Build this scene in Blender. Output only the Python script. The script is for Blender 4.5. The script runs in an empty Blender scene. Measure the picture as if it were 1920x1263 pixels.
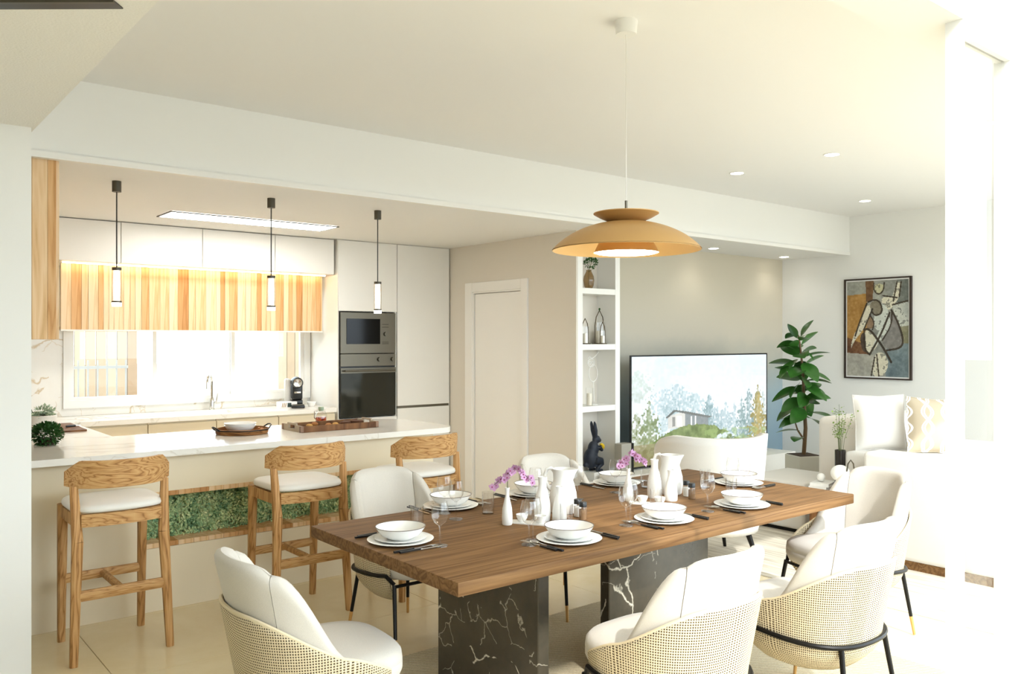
import bpy, bmesh, math, random
import numpy as np
from mathutils import Vector, Matrix
random.seed(7)
scene = bpy.context.scene
COL = scene.collection
PI = math.pi

# ------------------------------------------------------------------ camera
F_PX, HORIZON, CAM_Z = 1569.0, 636.0, 1.6
YAW = math.atan2(.631, .7758)
cd = bpy.data.cameras.new('camera'); cam = bpy.data.objects.new('camera', cd); COL.objects.link(cam)
cam.location = (0, 0, CAM_Z); cam.rotation_euler = (PI/2, 0, -YAW)
cd.sensor_width = 36; cd.lens = 36*F_PX/1920; cd.shift_y = (HORIZON-631.5)/1920
cd.clip_start = .05; cd.clip_end = 200
scene.camera = cam
# ------------------------------------------------------------------ world, sun, exposure
w = bpy.data.worlds.new('sky'); scene.world = w; w.use_nodes = True
bg = w.node_tree.nodes['Background']; bg.inputs[0].default_value = (.79, .905, 1, 1); bg.inputs[1].default_value = 2.6
sd = bpy.data.lights.new('sun', 'SUN'); sun = bpy.data.objects.new('sun', sd); COL.objects.link(sun)
sd.energy = 1.5; sd.angle = .02; sd.color = (1, .98, .95)
SUN_DIR = Vector((.30, .954, -.86)).normalized()
sun.rotation_euler = SUN_DIR.to_track_quat('-Z', 'Y').to_euler(); sun.location = (-2, -8, 8)
vs = scene.view_settings
vs.view_transform = 'Standard'; vs.look = 'None'; vs.gamma = 1; vs.use_curve_mapping = False
vs.exposure = 1.25

CA, SA = math.cos(YAW), math.sin(YAW)
def ray(u, v):
    r = (u-960)/F_PX; up = (HORIZON-v)/F_PX
    return (r*CA+SA, -r*SA+CA, up)
def at(u, v, z):                       # point of the horizontal plane z seen at pixel u, v
    x, y, k = ray(u, v); t = (z-CAM_Z)/k
    return (x*t, y*t)
def aty(u, v, Y):
    x, y, k = ray(u, v); t = Y/y
    return (x*t, CAM_Z+k*t)
def atx(u, v, X):
    x, y, k = ray(u, v); t = X/x
    return (y*t, CAM_Z+k*t)

# ------------------------------------------------------------------ mesh collector
class MB:
    def __init__(s): s.v = []; s.f = []; s.uv = None
    def add(s, vs_, fs_, T=None):
        n = len(s.v)
        if T is not None: vs_ = [tuple(T @ Vector(p)) for p in vs_]
        s.v += [tuple(p) for p in vs_]; s.f += [tuple(i+n for i in f) for f in fs_]
        return s
    def box(s, a, b, bev=0, seg=2, T=None):
        x0, y0, z0 = a; x1, y1, z1 = b
        if bev <= 0:
            vv = [(x0,y0,z0),(x1,y0,z0),(x1,y1,z0),(x0,y1,z0),(x0,y0,z1),(x1,y0,z1),(x1,y1,z1),(x0,y1,z1)]
            return s.add(vv, [(0,3,2,1),(4,5,6,7),(0,1,5,4),(1,2,6,5),(2,3,7,6),(3,0,4,7)], T)
        bm = bmesh.new(); bmesh.ops.create_cube(bm, size=1)
        for q in bm.verts: q.co = ((x0+x1)/2+q.co.x*(x1-x0), (y0+y1)/2+q.co.y*(y1-y0), (z0+z1)/2+q.co.z*(z1-z0))
        bmesh.ops.bevel(bm, geom=bm.edges[:], offset=bev, segments=seg, profile=.5, affect='EDGES')
        bm.verts.index_update()
        s.add([q.co[:] for q in bm.verts], [[q.index for q in f.verts] for f in bm.faces], T); bm.free(); return s
    def lathe(s, prof, n=24, c=(0,0,0), T=None):
        vv = []; ff = []; m = len(prof)
        for (r, z) in prof:
            for i in range(n):
                a = 2*PI*i/n; vv.append((c[0]+r*math.cos(a), c[1]+r*math.sin(a), c[2]+z))
        for j in range(m-1):
            for i in range(n):
                k = (i+1) % n; ff.append((j*n+i, j*n+k, (j+1)*n+k, (j+1)*n+i))
        shut = prof[0] == prof[-1]
        if prof[0][0] > 1e-5 and not shut: ff.append(tuple(range(n))[::-1])
        if prof[-1][0] > 1e-5 and not shut: ff.append(tuple((m-1)*n+i for i in range(n)))
        return s.add(vv, ff, T)
    def openlathe(s, prof, n=24, c=(0,0,0), T=None):
        vv = []; ff = []; m = len(prof)
        for (r, z) in prof:
            for i in range(n):
                a = 2*PI*i/n; vv.append((c[0]+r*math.cos(a), c[1]+r*math.sin(a), c[2]+z))
        for j in range(m-1):
            for i in range(n):
                k = (i+1) % n; ff.append((j*n+i, j*n+k, (j+1)*n+k, (j+1)*n+i))
        return s.add(vv, ff, T)
    def tube(s, pts, r, n=8, T=None, closed=False):
        P = [Vector(p) for p in pts]; m = len(P)
        R = r if isinstance(r, (list, tuple)) else [r]*m
        vv = []; ff = []; ref = None
        for i in range(m):
            if closed: d = P[(i+1) % m]-P[i-1]
            else: d = P[min(i+1, m-1)]-P[max(i-1, 0)]
            d.normalize()
            if ref is None:
                ref = d.orthogonal().normalized()
            ref = ref-d*ref.dot(d)
            if ref.length < 1e-6: ref = d.orthogonal()
            ref.normalize(); b = d.cross(ref)
            for k in range(n):
                a = 2*PI*k/n; vv.append(P[i]+(ref*math.cos(a)+b*math.sin(a))*R[i])
        for i in range(m if closed else m-1):
            for k in range(n):
                l = (k+1) % n; i2 = (i+1) % m
                ff.append((i*n+k, i*n+l, i2*n+l, i2*n+k))
        if not closed:
            ff.append(tuple(range(n))[::-1]); ff.append(tuple((m-1)*n+k for k in range(n)))
        return s.add(vv, ff, T)
    def bar(s, p, q, w0, h0, w1=None, h1=None, up=(0,0,1), bev=0):      # tapered rectangular bar
        p = Vector(p); q = Vector(q); d = (q-p).normalized(); u = Vector(up)
        sx = d.cross(u)
        if sx.length < 1e-4: sx = d.cross(Vector((0,1,0)))
        sx.normalize(); sy = sx.cross(d)
        w1 = w1 or w0; h1 = h1 or h0; vv = []
        c = .22 if bev else 0
        for (o, ww, hh) in ((p, w0, h0), (q, w1, h1)):
            if bev:
                ring = [(-.5+c,-.5),(.5-c,-.5),(.5,-.5+c),(.5,.5-c),(.5-c,.5),(-.5+c,.5),(-.5,.5-c),(-.5,-.5+c)]
            else: ring = [(-.5,-.5),(.5,-.5),(.5,.5),(-.5,.5)]
            for a, b in ring: vv.append(o+sx*a*ww+sy*b*hh)
        n = len(ring)
        ff = [(k, (k+1) % n, n+(k+1) % n, n+k) for k in range(n)]+[tuple(range(n))[::-1], tuple(range(n, 2*n))]
        return s.add(vv, ff)
    def sphere(s, c, r, n=16, m=10, T=None):
        rx, ry, rz = r if isinstance(r, (list, tuple)) else (r, r, r)
        vv = [(c[0], c[1], c[2]-rz)]; ff = []
        for j in range(1, m):
            t = -PI/2+PI*j/m
            for i in range(n):
                a = 2*PI*i/n; vv.append((c[0]+rx*math.cos(t)*math.cos(a), c[1]+ry*math.cos(t)*math.sin(a), c[2]+rz*math.sin(t)))
        vv.append((c[0], c[1], c[2]+rz)); e = len(vv)-1
        for i in range(n):
            k = (i+1) % n; ff.append((0, 1+k, 1+i)); ff.append((e, 1+(m-2)*n+i, 1+(m-2)*n+k))
            for j in range(m-2): ff.append((1+j*n+i, 1+j*n+k, 1+(j+1)*n+k, 1+(j+1)*n+i))
        return s.add(vv, ff, T)
    def prism(s, poly, z0, z1, T=None):
        n = len(poly); vv = [(x, y, z0) for x, y in poly]+[(x, y, z1) for x, y in poly]
        return s.add(vv, [tuple(range(n))[::-1], tuple(range(n, 2*n))]+[(i, (i+1) % n, n+(i+1) % n, n+i) for i in range(n)], T)
    def grid(s, fn, nu, nv, T=None, uv=None):        # fn(a, b) with a, b in 0..1
        n0 = len(s.v); vv = []; ff = []
        for j in range(nv+1):
            for i in range(nu+1): vv.append(fn(i/nu, j/nv))
        for j in range(nv):
            for i in range(nu): a = j*(nu+1)+i; ff.append((a, a+1, a+nu+2, a+nu+1))
        s.add(vv, ff, T)
        if uv:
            if s.uv is None: s.uv = {}
            k = 0
            for j in range(nv+1):
                for i in range(nu+1): s.uv[n0+k] = uv(i/nu, j/nv); k += 1
        return s
    def mesh(s, name, sharp=35):
        me = bpy.data.meshes.new(name); me.from_pydata([tuple(p) for p in s.v], [], s.f); me.update()
        if s.uv:
            l = me.uv_layers.new(name='UVMap')
            for lp in me.loops: l.data[lp.index].uv = s.uv.get(lp.vertex_index, (0, 0))
        if sharp:
            me.polygons.foreach_set('use_smooth', [True]*len(me.polygons)); me.set_sharp_from_angle(angle=math.radians(sharp))
        return me

def obj(name, mb, mat, parent=None, loc=None, rot=None, sharp=35, kind=None, solid=0, sub=0):
    me = mb if isinstance(mb, bpy.types.Mesh) else mb.mesh(name, sharp)
    if mat is not None and not me.materials: me.materials.append(mat)
    o = bpy.data.objects.new(name, me); COL.objects.link(o)
    if parent: o.parent = parent
    if loc: o.location = loc
    if rot: o.rotation_euler = rot
    if kind: o['kind'] = kind
    if sub: m = o.modifiers.new('sub', 'SUBSURF'); m.levels = sub; m.render_levels = sub
    if solid: m = o.modifiers.new('solid', 'SOLIDIFY'); m.thickness = solid; m.offset = 0
    return o
def tag(o, label, cat, group=None):
    o['label'] = label; o['category'] = cat
    if group: o['group'] = group
    return o
def thing(name, label, cat, loc=(0,0,0), rz=0, group=None):
    o = bpy.data.objects.new(name, None); COL.objects.link(o); o.location = loc; o.rotation_euler = (0, 0, rz)
    o.empty_display_size = .1
    return tag(o, label, cat, group)
def struct(name, mb, mat, label, parent=None, **k):
    o = obj(name, mb, mat, parent, **k)
    if not parent: o['kind'] = 'structure'; o['label'] = label; o['category'] = name.split('_')[0]
    return o
def sempty(name, label, loc=(0,0,0)):
    o = bpy.data.objects.new(name, None); COL.objects.link(o); o.location = loc
    o['kind'] = 'structure'; o['label'] = label; o['category'] = name.split('_')[0]; return o
def dup(root, loc, rz, label, group=None):
    def cp(o, parent):
        c = o.copy(); COL.objects.link(c); c.parent = parent
        for ch in list(o.children): cp(ch, c)
        return c
    r = cp(root, None); r.location = loc; r.rotation_euler = (0, 0, rz); r['label'] = label
    if group: r['group'] = group
    return r
def Tm(loc=(0,0,0), rx=0, ry=0, rz=0, sc=1):
    return Matrix.Translation(loc) @ Matrix.Rotation(rz, 4, 'Z') @ Matrix.Rotation(ry, 4, 'Y') @ Matrix.Rotation(rx, 4, 'X') @ Matrix.Scale(sc, 4)

# ------------------------------------------------------------------ materials
def lin(c):
    def g(x):
        x /= 255; return x/12.92 if x <= .04045 else ((x+.055)/1.055)**2.4
    return (g(c[0]), g(c[1]), g(c[2]), 1)
class NT:
    def __init__(s, name):
        s.m = bpy.data.materials.new(name); s.m.use_nodes = True; s.t = s.m.node_tree; s.N = s.t.nodes
        s.p = s.N['Principled BSDF']; s.out = s.N['Material Output']
    def n(s, typ, **k):
        q = s.N.new('ShaderNode'+typ)
        for a, b in k.items():
            if a.startswith('i_'):
                key = a[2:]; key = int(key) if key.isdigit() else key.replace('_', ' ')
                q.inputs[key].default_value = b
            else: setattr(q, a, b)
        return q
    def l(s, a, b): s.t.links.new(a, b)
    def coord(s, scale=(1,1,1), rot=(0,0,0), kind='Object'):
        c = s.n('TexCoord'); m = s.n('Mapping'); s.l(c.outputs[kind], m.inputs[0])
        m.inputs['Scale'].default_value = scale; m.inputs['Rotation'].default_value = rot; return m.outputs[0]
    def ramp(s, fac, stops, interp='LINEAR'):
        r = s.n('ValToRGB'); r.color_ramp.interpolation = interp; e = r.color_ramp.elements
        while len(e) < len(stops): e.new(.5)
        for q, (p, c) in zip(e, stops): q.position = p; q.color = c
        s.l(fac, r.inputs[0]); return r.outputs[0]
    def noise(s, vec, scale, detail=4, rough=.5, dist=0):
        q = s.n('TexNoise'); s.l(vec, q.inputs['Vector']); q.inputs['Scale'].default_value = scale
        q.inputs['Detail'].default_value = detail; q.inputs['Roughness'].default_value = rough; q.inputs['Distortion'].default_value = dist
        return q.outputs[0]
    def math(s, op, a, b=None):
        q = s.n('Math', operation=op)
        for i, x in enumerate((a, b)):
            if x is None: continue
            if isinstance(x, (int, float)): q.inputs[i].default_value = x
            else: s.l(x, q.inputs[i])
        return q.outputs[0]
    def bump(s, h, strength=.2, dist=.01):
        b = s.n('Bump'); b.inputs['Strength'].default_value = strength; b.inputs['Distance'].default_value = dist
        s.l(h, b.inputs['Height']); s.l(b.outputs[0], s.p.inputs['Normal'])
    def set(s, rough=.5, metal=0, spec=.5, **k):
        s.p.inputs['Roughness'].default_value = rough; s.p.inputs['Metallic'].default_value = metal
        s.p.inputs['Specular IOR Level'].default_value = spec
        for a, b in k.items(): s.p.inputs[a.replace('_', ' ')].default_value = b
        return s
def plain(name, c, rough=.5, metal=0, spec=.5, bump=0, bscale=60, var=0, **k):
    t = NT(name); t.set(rough, metal, spec, **k); t.p.inputs['Base Color'].default_value = lin(c)
    co = t.coord()
    if var:
        a = lin(c); b = tuple(x*(1-var) for x in a[:3])+(1,)
        t.l(t.ramp(t.noise(co, 3, 6, .6), [(.3, b), (.7, a)]), t.p.inputs['Base Color'])
    if bump: t.bump(t.noise(co, bscale, 4), bump, .004)
    return t.m
def wood(name, cs, sc=(1.5, 14, 14), rings=2.5, rough=.5, bump=.1, dist=1.2, fine=.35):
    # grain runs along the axis with the smallest scale
    t = NT(name); t.set(rough, 0, .2); co = t.coord(sc)
    a = t.noise(co, .5, 3, .5, dist)
    k = t.math('FRACT', t.math('MULTIPLY', a, rings*4))
    tri = t.math('ABSOLUTE', t.math('SUBTRACT', k, .5))
    f = t.noise(t.coord(tuple(x*4 for x in sc)), 2, 4, .7)
    mix = t.math('ADD', t.math('MULTIPLY', tri, 2*(1-fine)), t.math('MULTIPLY', f, fine))
    t.l(t.ramp(mix, [(.05, lin(cs[0])), (.35, lin(cs[1])), (.8, lin(cs[2]))]), t.p.inputs['Base Color'])
    if bump: t.bump(mix, bump, .002)
    return t.m
def marble(name, base, vein, scale=1.0, width=.03, rough=.25, second=None):
    t = NT(name); t.set(rough, 0, .5); co = t.coord((scale,)*3, (.5, .3, .7))
    def vn(sc, wd, dist):
        a = t.noise(co, sc, 6, .55, dist); return t.math('LESS_THAN', t.math('ABSOLUTE', t.math('SUBTRACT', a, .5)), wd)
    def soft(sc, wd, dist):
        a = t.math('ABSOLUTE', t.math('SUBTRACT', t.noise(co, sc, 5, .5, dist), .5))
        return t.math('SUBTRACT', 1, t.math('MINIMUM', t.math('DIVIDE', a, wd), 1))
    v = soft(.9, width, 1.2); mask = t.math('GREATER_THAN', t.noise(co, .8, 2), .47)
    v = t.math('MULTIPLY', v, mask)
    v2 = t.math('MULTIPLY', soft(2.3, width*.5, .6), .5)
    v = t.math('MAXIMUM', v, t.math('MULTIPLY', v2, t.math('GREATER_THAN', t.noise(co, 1.7, 2), .52)))
    cl = t.ramp(t.noise(co, 2.5, 6, .6), [(.3, lin(second or base)), (.7, lin(base))])
    m = t.n('MixRGB'); t.l(v, m.inputs[0]); t.l(cl, m.inputs[1]); m.inputs[2].default_value = lin(vein)
    t.l(m.outputs[0], t.p.inputs['Base Color']); return t.m
def cracked(name, base, second, vein, scale, width, rough, keep):
    t = NT(name); t.set(rough, 0, .5); co = t.coord((scale,)*3, (.5, .3, .7))
    nz = t.n('TexNoise'); t.l(co, nz.inputs['Vector']); nz.inputs['Scale'].default_value = 2.2; nz.inputs['Detail'].default_value = 5
    mv = t.n('MixRGB', blend_type='ADD'); mv.inputs[0].default_value = .55; t.l(co, mv.inputs[1]); t.l(nz.outputs[1], mv.inputs[2])
    def web(sc, wd, th):
        v = t.n('TexVoronoi', feature='DISTANCE_TO_EDGE'); t.l(mv.outputs[0], v.inputs['Vector']); v.inputs['Scale'].default_value = sc
        k = t.math('SUBTRACT', 1, t.math('MINIMUM', t.math('DIVIDE', v.outputs['Distance'], wd), 1))
        return t.math('MULTIPLY', k, t.math('GREATER_THAN', t.noise(co, 1.4+sc*.3, 3), th))
    w1 = t.math('MAXIMUM', web(1.3, width, keep), t.math('MULTIPLY', web(3.4, width*1.2, keep+.05), .55))
    cl = t.ramp(t.noise(co, 2.5, 7, .65), [(.3, lin(second)), (.7, lin(base))])
    m = t.n('MixRGB'); t.l(w1, m.inputs[0]); t.l(cl, m.inputs[1]); m.inputs[2].default_value = lin(vein)
    t.l(m.outputs[0], t.p.inputs['Base Color']); return t.m
def thin_glass(name, tint=(1,1,1), ior=1.35, rough=0.0, refl=1.0):
    t = NT(name); tr = t.n('BsdfTransparent'); tr.inputs[0].default_value = (*tint, 1)
    gl = t.n('BsdfGlossy'); gl.inputs['Roughness'].default_value = rough
    lw = t.n('LayerWeight'); lw.inputs[0].default_value = .5
    k = t.math('ADD', t.math('MULTIPLY', t.math('POWER', lw.outputs['Facing'], 3.0), .75*refl), (ior-1)**2*.3)
    mx = t.n('MixShader'); t.l(k, mx.inputs[0]); t.l(tr.outputs[0], mx.inputs[1]); t.l(gl.outputs[0], mx.inputs[2])
    t.l(mx.outputs[0], t.out.inputs[0]); return t.m
def emit(name, c, s):
    t = NT(name); t.p.inputs['Base Color'].default_value = lin(c); t.p.inputs['Emission Color'].default_value = lin(c)
    t.p.inputs['Emission Strength'].default_value = s; return t.m
def weave_mat(name, light, dark, n=1.0):
    t = NT(name); t.set(.75, 0, .25)
    c = t.n('TexCoord'); s = t.n('SeparateXYZ'); t.l(c.outputs['UV'], s.inputs[0])
    nz = t.noise(c.outputs['UV'], 30, 2)
    sx = t.math('SINE', t.math('ADD', t.math('MULTIPLY', s.outputs[0], 2*PI*105*n), t.math('MULTIPLY', nz, 1.5)))
    sy = t.math('SINE', t.math('ADD', t.math('MULTIPLY', s.outputs[1], 2*PI*105*n), t.math('MULTIPLY', nz, 1.5)))
    h = t.math('MAXIMUM', sx, sy)
    col = t.ramp(t.math('ADD', t.math('MULTIPLY', h, .5), .5), [(.34, lin(dark)), (.62, lin(light)), (.95, lin(tuple(min(255, x*1.12) for x in light)))])
    t.l(col, t.p.inputs['Base Color']); t.bump(h, .6, .004); return t.m
def fabric(name, c, sc=420, rough=.95, b=.35, var=.12):
    t = NT(name); t.set(rough, 0, .15); t.p.inputs['Sheen Weight'].default_value = .15
    co = t.coord(); nz = t.noise(co, sc, 2, .6); big = t.noise(co, 5, 3)
    a = lin(c); lo = tuple(x*(1-var) for x in a[:3])+(1,)
    t.l(t.ramp(t.math('ADD', t.math('MULTIPLY', nz, .8), t.math('MULTIPLY', big, .2)), [(.3, lo), (.65, a)]), t.p.inputs['Base Color'])
    t.bump(nz, b, .002); return t.m
def vcol(name, rough=.5, em=0, coat=0, dark=False):
    t = NT(name); a = t.n('VertexColor'); a.layer_name = 'Col'; t.set(rough, 0, .5)
    if dark: t.p.inputs['Base Color'].default_value = (.01, .01, .01, 1)
    else: t.l(a.outputs[0], t.p.inputs['Base Color'])
    if em: t.l(a.outputs[0], t.p.inputs['Emission Color']); t.p.inputs['Emission Strength'].default_value = em
    if coat: t.p.inputs['Coat Weight'].default_value = coat
    return t.m

WALL = plain('warm_white_paint', (240, 239, 234), .75, bump=.03, bscale=180)
CEIL = plain('ceiling_paint', (239, 238, 235), .8)
STUCCO = plain('stucco', (239, 237, 231), .9, bump=.7, bscale=110)
TAUPE = plain('taupe_paint', (223, 216, 203), .8)
LACQ = plain('greige_lacquer', (236, 233, 225), .38)
LACQB = plain('sand_lacquer', (234, 219, 188), .45)
WHITE = plain('white_paint_satin', (240, 238, 232), .4)
PORC = plain('porcelain', (246, 244, 238), .18)
PORCM = plain('matte_ceramic', (244, 242, 236), .38)
RIMD = plain('dark_rim_glaze', (88, 70, 56), .3)
BLACKM = plain('black_metal', (24, 22, 20), .4, .6)
BLACKP = plain('black_plastic', (18, 18, 18), .35)
GUN = plain('gunmetal', (84, 80, 70), .4, .7)
STEEL = plain('brushed_steel', (112, 107, 95), .38, 1)
CHROME = plain('chrome', (215, 213, 208), .1, 1)
BRASS = plain('brass', (205, 165, 105), .32, .9)
COPPER = plain('ochre_satin_metal', (196, 154, 94), .45, .2)
COPPERIN = plain('pale_ochre', (236, 200, 136), .5)
BGLASS = plain('black_glass', (8, 8, 7), .12, 0, .2)
OVENGLASS = plain('oven_glass', (44, 44, 36), .05, .3)
GLASS = thin_glass('clear_glass', (.99, .99, .985), 1.52)
PANE = thin_glass('window_glass', (.97, .98, .97), 1.3)
SMOKE = thin_glass('smoked_glass', (.62, .5, .33), 1.45)
CANE = weave_mat('woven_cane', (208, 192, 160), (80, 62, 40))
FAB = fabric('cream_boucle', (214, 207, 195))
SOFA = fabric('white_sofa_cloth', (230, 226, 218), 300, .95, .2, .06)
LEATHER = plain('cream_leather', (234, 229, 219), .5, bump=.05, bscale=200)
ASH = wood('ash_wood', ((118, 76, 38), (186, 138, 84), (204, 160, 106)), (14, 14, 1.6), 2.6, .5, .08, .9)
ASHX = wood('ash_wood_across', ((112, 70, 34), (188, 140, 86), (206, 164, 110)), (3, 14, 22), 3.0, .5, .08, .9)
WALNUT = wood('walnut', ((64, 42, 23), (112, 80, 48), (140, 105, 67)), (.7, 20, 20), 2.4, .6, .15, .35, .55)
WALNUT2 = wood('dark_walnut', ((70, 42, 24), (112, 74, 44), (136, 94, 58)), (6, 6, 1.2), 2.0, .5, .05, .6)
OAKS = [wood('oak_plank_%d' % i, c, (16, 16, 1.0), 1.6, .55, .05, .6) for i, c in enumerate((
    ((204, 160, 108), (226, 188, 140), (236, 204, 162)), ((186, 134, 80), (212, 164, 110), (222, 180, 130)),
    ((214, 176, 128), (236, 206, 164), (242, 216, 180)), ((164, 112, 62), (192, 140, 86), (206, 158, 106))))]
WMARB = cracked('white_marble', (240, 236, 227), (234, 229, 217), (204, 180, 138), 1.3, .018, .22, .5)
TOPM = marble('pale_quartz', (242, 238, 229), (206, 196, 178), .7, .012, .14, (238, 233, 222))
DMARB = cracked('dark_marble', (70, 63, 51), (44, 40, 33), (214, 206, 188), 2.0, .017, .24, .49)
GOLDT = plain('golden_tip', (206, 160, 96), .35, .5)
LEAFD = plain('rubber_leaf', (56, 108, 40), .3, var=.35)
LEAFB = plain('box_leaf', (52, 100, 40), .5, var=.4)
LEAFL = plain('fresh_leaf', (138, 168, 74), .5, var=.3)
LEAFG = plain('succulent_leaf', (186, 204, 172), .5, var=.4)
BARK = plain('bark', (108, 84, 56), .8, bump=.3)
SOIL = plain('soil', (66, 48, 34), .9, bump=.6)
# ================================================================== the setting
XD, XR, YB, ZK, ZC, YW, YT, YTV = 5.03, 8.85, 4.89, 2.55, 2.97, 7.8, 7.2, 5.74
def stone_floor(name, c1, c2):
    t = NT(name); t.set(.22, 0, .45); co = t.coord(kind='Generated')
    c = t.n('TexCoord'); oi = t.n('ObjectInfo'); add = t.n('VectorMath', operation='ADD'); t.l(c.outputs['Object'], add.inputs[0]); t.l(oi.outputs['Location'], add.inputs[1])
    a = t.noise(add.outputs[0], 1.6, 7, .65, .4); t.l(t.ramp(a, [(.3, lin(c1)), (.7, lin(c2))]), t.p.inputs['Base Color'])
    return t.m
TILE = stone_floor('travertine_tile', (230, 210, 166), (242, 227, 192)); GROUT = plain('grout', (176, 158, 122), .9)
floor = struct('floor', MB().box((-3, -.3, -.08), (9, 8, -.005)), GROUT, 'polished beige stone tile floor')
tm = MB().box((-.4485, -.4485, -.006), (.4485, .4485, 0), .0012, 1).mesh('tile'); tm.materials.append(TILE)
for i in range(-4, 9):
    for j in range(-5, 4):
        x, y = 1.04+i*.9+.45, 4.22+j*.9+.45
        if -2.6 < x < 8.6 and .1 < y < 7.6: obj('tile', tm, None, floor, (x, y, 0))
GROUND = plain('bounce_ground_grey', (122, 120, 115), .7, bump=.1)
struct('floor_bounce', MB().box((-40, -60, -.1), (70, -.3, -.03)).box((9, -.3, -.1), (70, 8, -.03)).box((-40, 8, -.1), (70, 60, -.06)), GROUND, 'grey outside ground, added to bounce light indoors')  # ground added for bounce light; grey limits what reaches the ceiling
struct('ceiling', MB().prism([(.6, -.3), (1.9, -.3), (1.9, 1.08), (9, 1.08), (9, 5.0), (.6, 5.0)], ZC, ZC+.14), CEIL, 'warm white ceiling above the dining table')  # front-left arm is out of view, shaped to keep sun off that side
struct('ceiling_kitchen', MB().box((.2, 4.99, ZK), (9, 7.95, ZK+.12)), CEIL, 'lower white ceiling over kitchen and television wall')
bm_ = struct('beam', MB().box((.2, YB, ZK), (XR, YB+.1, ZC)), WALL, 'long white ceiling beam between dining area and kitchen')
obj('lip', MB().box((.2, YB-.016, ZK-.012), (XR-.01, YB+.03, ZK+.022)), WHITE, bm_)
sof = struct('ceiling_soffit', MB().box((-3, -.45, 2.6), (.75, YB, ZC+.14)), STUCCO, 'rough stucco soffit at the upper left')
p0, p1 = at(-60, 8, 2.6), at(222, 7, 2.6)
ang = math.atan2(p1[1]-p0[1], p1[0]-p0[0]); L = math.hypot(p1[0]-p0[0], p1[1]-p0[1])
tr = obj('cut_strip', MB().box((0, -.02, -.004), (L, .03, .02)), BLACKP, sof, (p0[0], p0[1], 2.6), (0, 0, ang))  # black strip stands in for the clipped cut of the soffit, no fitting
obj('cut_strip_edge', MB().box((0, -.032, -.008), (L, -.02, .01)), GUN, tr)
struct('wall_pillar', MB().box((-2.6, 4.5, 0), (.733, YB+.02, 2.6)), WALL, 'plain white wall end at the left edge')
struct('wall_left', MB().box((.1, YB+.02, 0), (.25, 7.95, ZK)), WALL, 'white kitchen side wall')
struct('wall_outer', MB().box((-3, -.3, 0), (-2.6, 4.5, 2.6)), WALL, 'unseen white wall left of the viewer, added to cut sky light')  # out of view, added to keep sky light off the white wall end
struct('wall_shade_front', MB().box((-3, -.45, 0), (.85, -.3, 2.6)), WALL, 'unseen wall behind the viewer, added to block sun')  # out of view, added to hold sun off the table's left half
struct('wall_back', MB().box((.2, YW, 0), (1.5, YW+.16, ZK)).box((3.72, YW, 0), (5.2, YW+.16, ZK)).box((1.5, YW, 0), (3.72, YW+.16, 1.02)).box((1.5, YW, 2.2), (3.72, YW+.16, ZK)), WALL, 'kitchen back wall with the wide window')
struct('wall_door', MB().box((XD, 5.3, 0), (XD+.018, 5.56, ZK)).box((XD, 5.56, 0), (XD+.1, 5.98, ZK)).box((XD, 6.87, 0), (XD+.1, YW, ZK)).box((XD, 5.98, 2.12), (XD+.1, 6.87, ZK)).box((XD+.08, 5.98, 0), (XD+.1, 6.87, 2.12)), TAUPE, 'taupe wall holding the white inner door')  # thin slab behind the door leaf is added to stop outside light leaking
# mural: a printed watercolour wash, blue low down, fading out upwards
t = NT('watercolour_mural'); t.set(.8); co = t.coord(); sp = t.n('SeparateXYZ'); t.l(co, sp.inputs[0])
k = t.math('ADD', sp.outputs[2], t.math('MULTIPLY', t.math('SUBTRACT', t.noise(co, 2.2, 7, .65), .5), .35))
t.l(t.ramp(t.math('DIVIDE', k, 2.5), [(.2, lin((140, 164, 178))), (.40, lin((160, 178, 184))), (.52, lin((176, 178, 168))), (.66, lin((206, 198, 180))), (.9, lin((208, 199, 178)))]), t.p.inputs['Base Color'])
struct('wall_television', MB().box((5.1, YTV, 0), (9, YTV+.12, ZK)), t.m, 'taupe wall with a blue watercolour mural behind the television')
struct('wall_right', MB().box((XR, 1.08, 0), (XR+.15, YTV, ZC)), WALL, 'white living room wall carrying the painting')
struct('trim_header', MB().box((1.9, 1.08, ZK), (XR, 1.26, ZC)), WALL, 'white header above the sliding glass doors')
# ---- sliding glass door at the right
gd = sempty('door_1', 'white framed sliding glass door at the right edge', (2.6, 1.08, 0))
obj('stile', MB().box((0, 0, 0), (.012, .051, ZK)), WHITE, gd)
obj('stile', MB().box((.352, -.02, 0), (.43, .05, ZK)), WHITE, gd)
obj('glass_pane', MB().box((.012, .018, .04), (.352, .026, ZK-.05)), thin_glass('door_glass', (.98, .98, .97), 1.2, 0, .3), gd)
obj('bottom_rail', MB().box((.012, 0, 0), (.352, .045, .04)), WHITE, gd)
obj('top_rail', MB().box((.012, 0, ZK-.05), (.352, .045, ZK)), WHITE, gd)
# ---- inner door
dr = sempty('door_2', 'closed white inner door in a wide white casing')
obj('casing', MB().box((XD-.022, 6.80, 0), (XD+.02, 6.92, 2.17), .003, 1).box((XD-.022, 5.94, 0), (XD+.02, 6.03, 2.17), .003, 1).box((XD-.022, 6.03, 2.075), (XD+.02, 6.80, 2.17), .003, 1), WHITE, dr)
obj('stop', MB().box((XD-.01, 6.785, 0), (XD+.02, 6.80, 2.07)).box((XD-.01, 6.03, 0), (XD+.02, 6.045, 2.07)).box((XD-.01, 6.045, 2.06), (XD+.02, 6.785, 2.075)), WHITE, dr)
obj('door_leaf', MB().box((XD+.004, 6.05, .008), (XD+.045, 6.78, 2.055), .002, 1), WHITE, dr)
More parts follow.
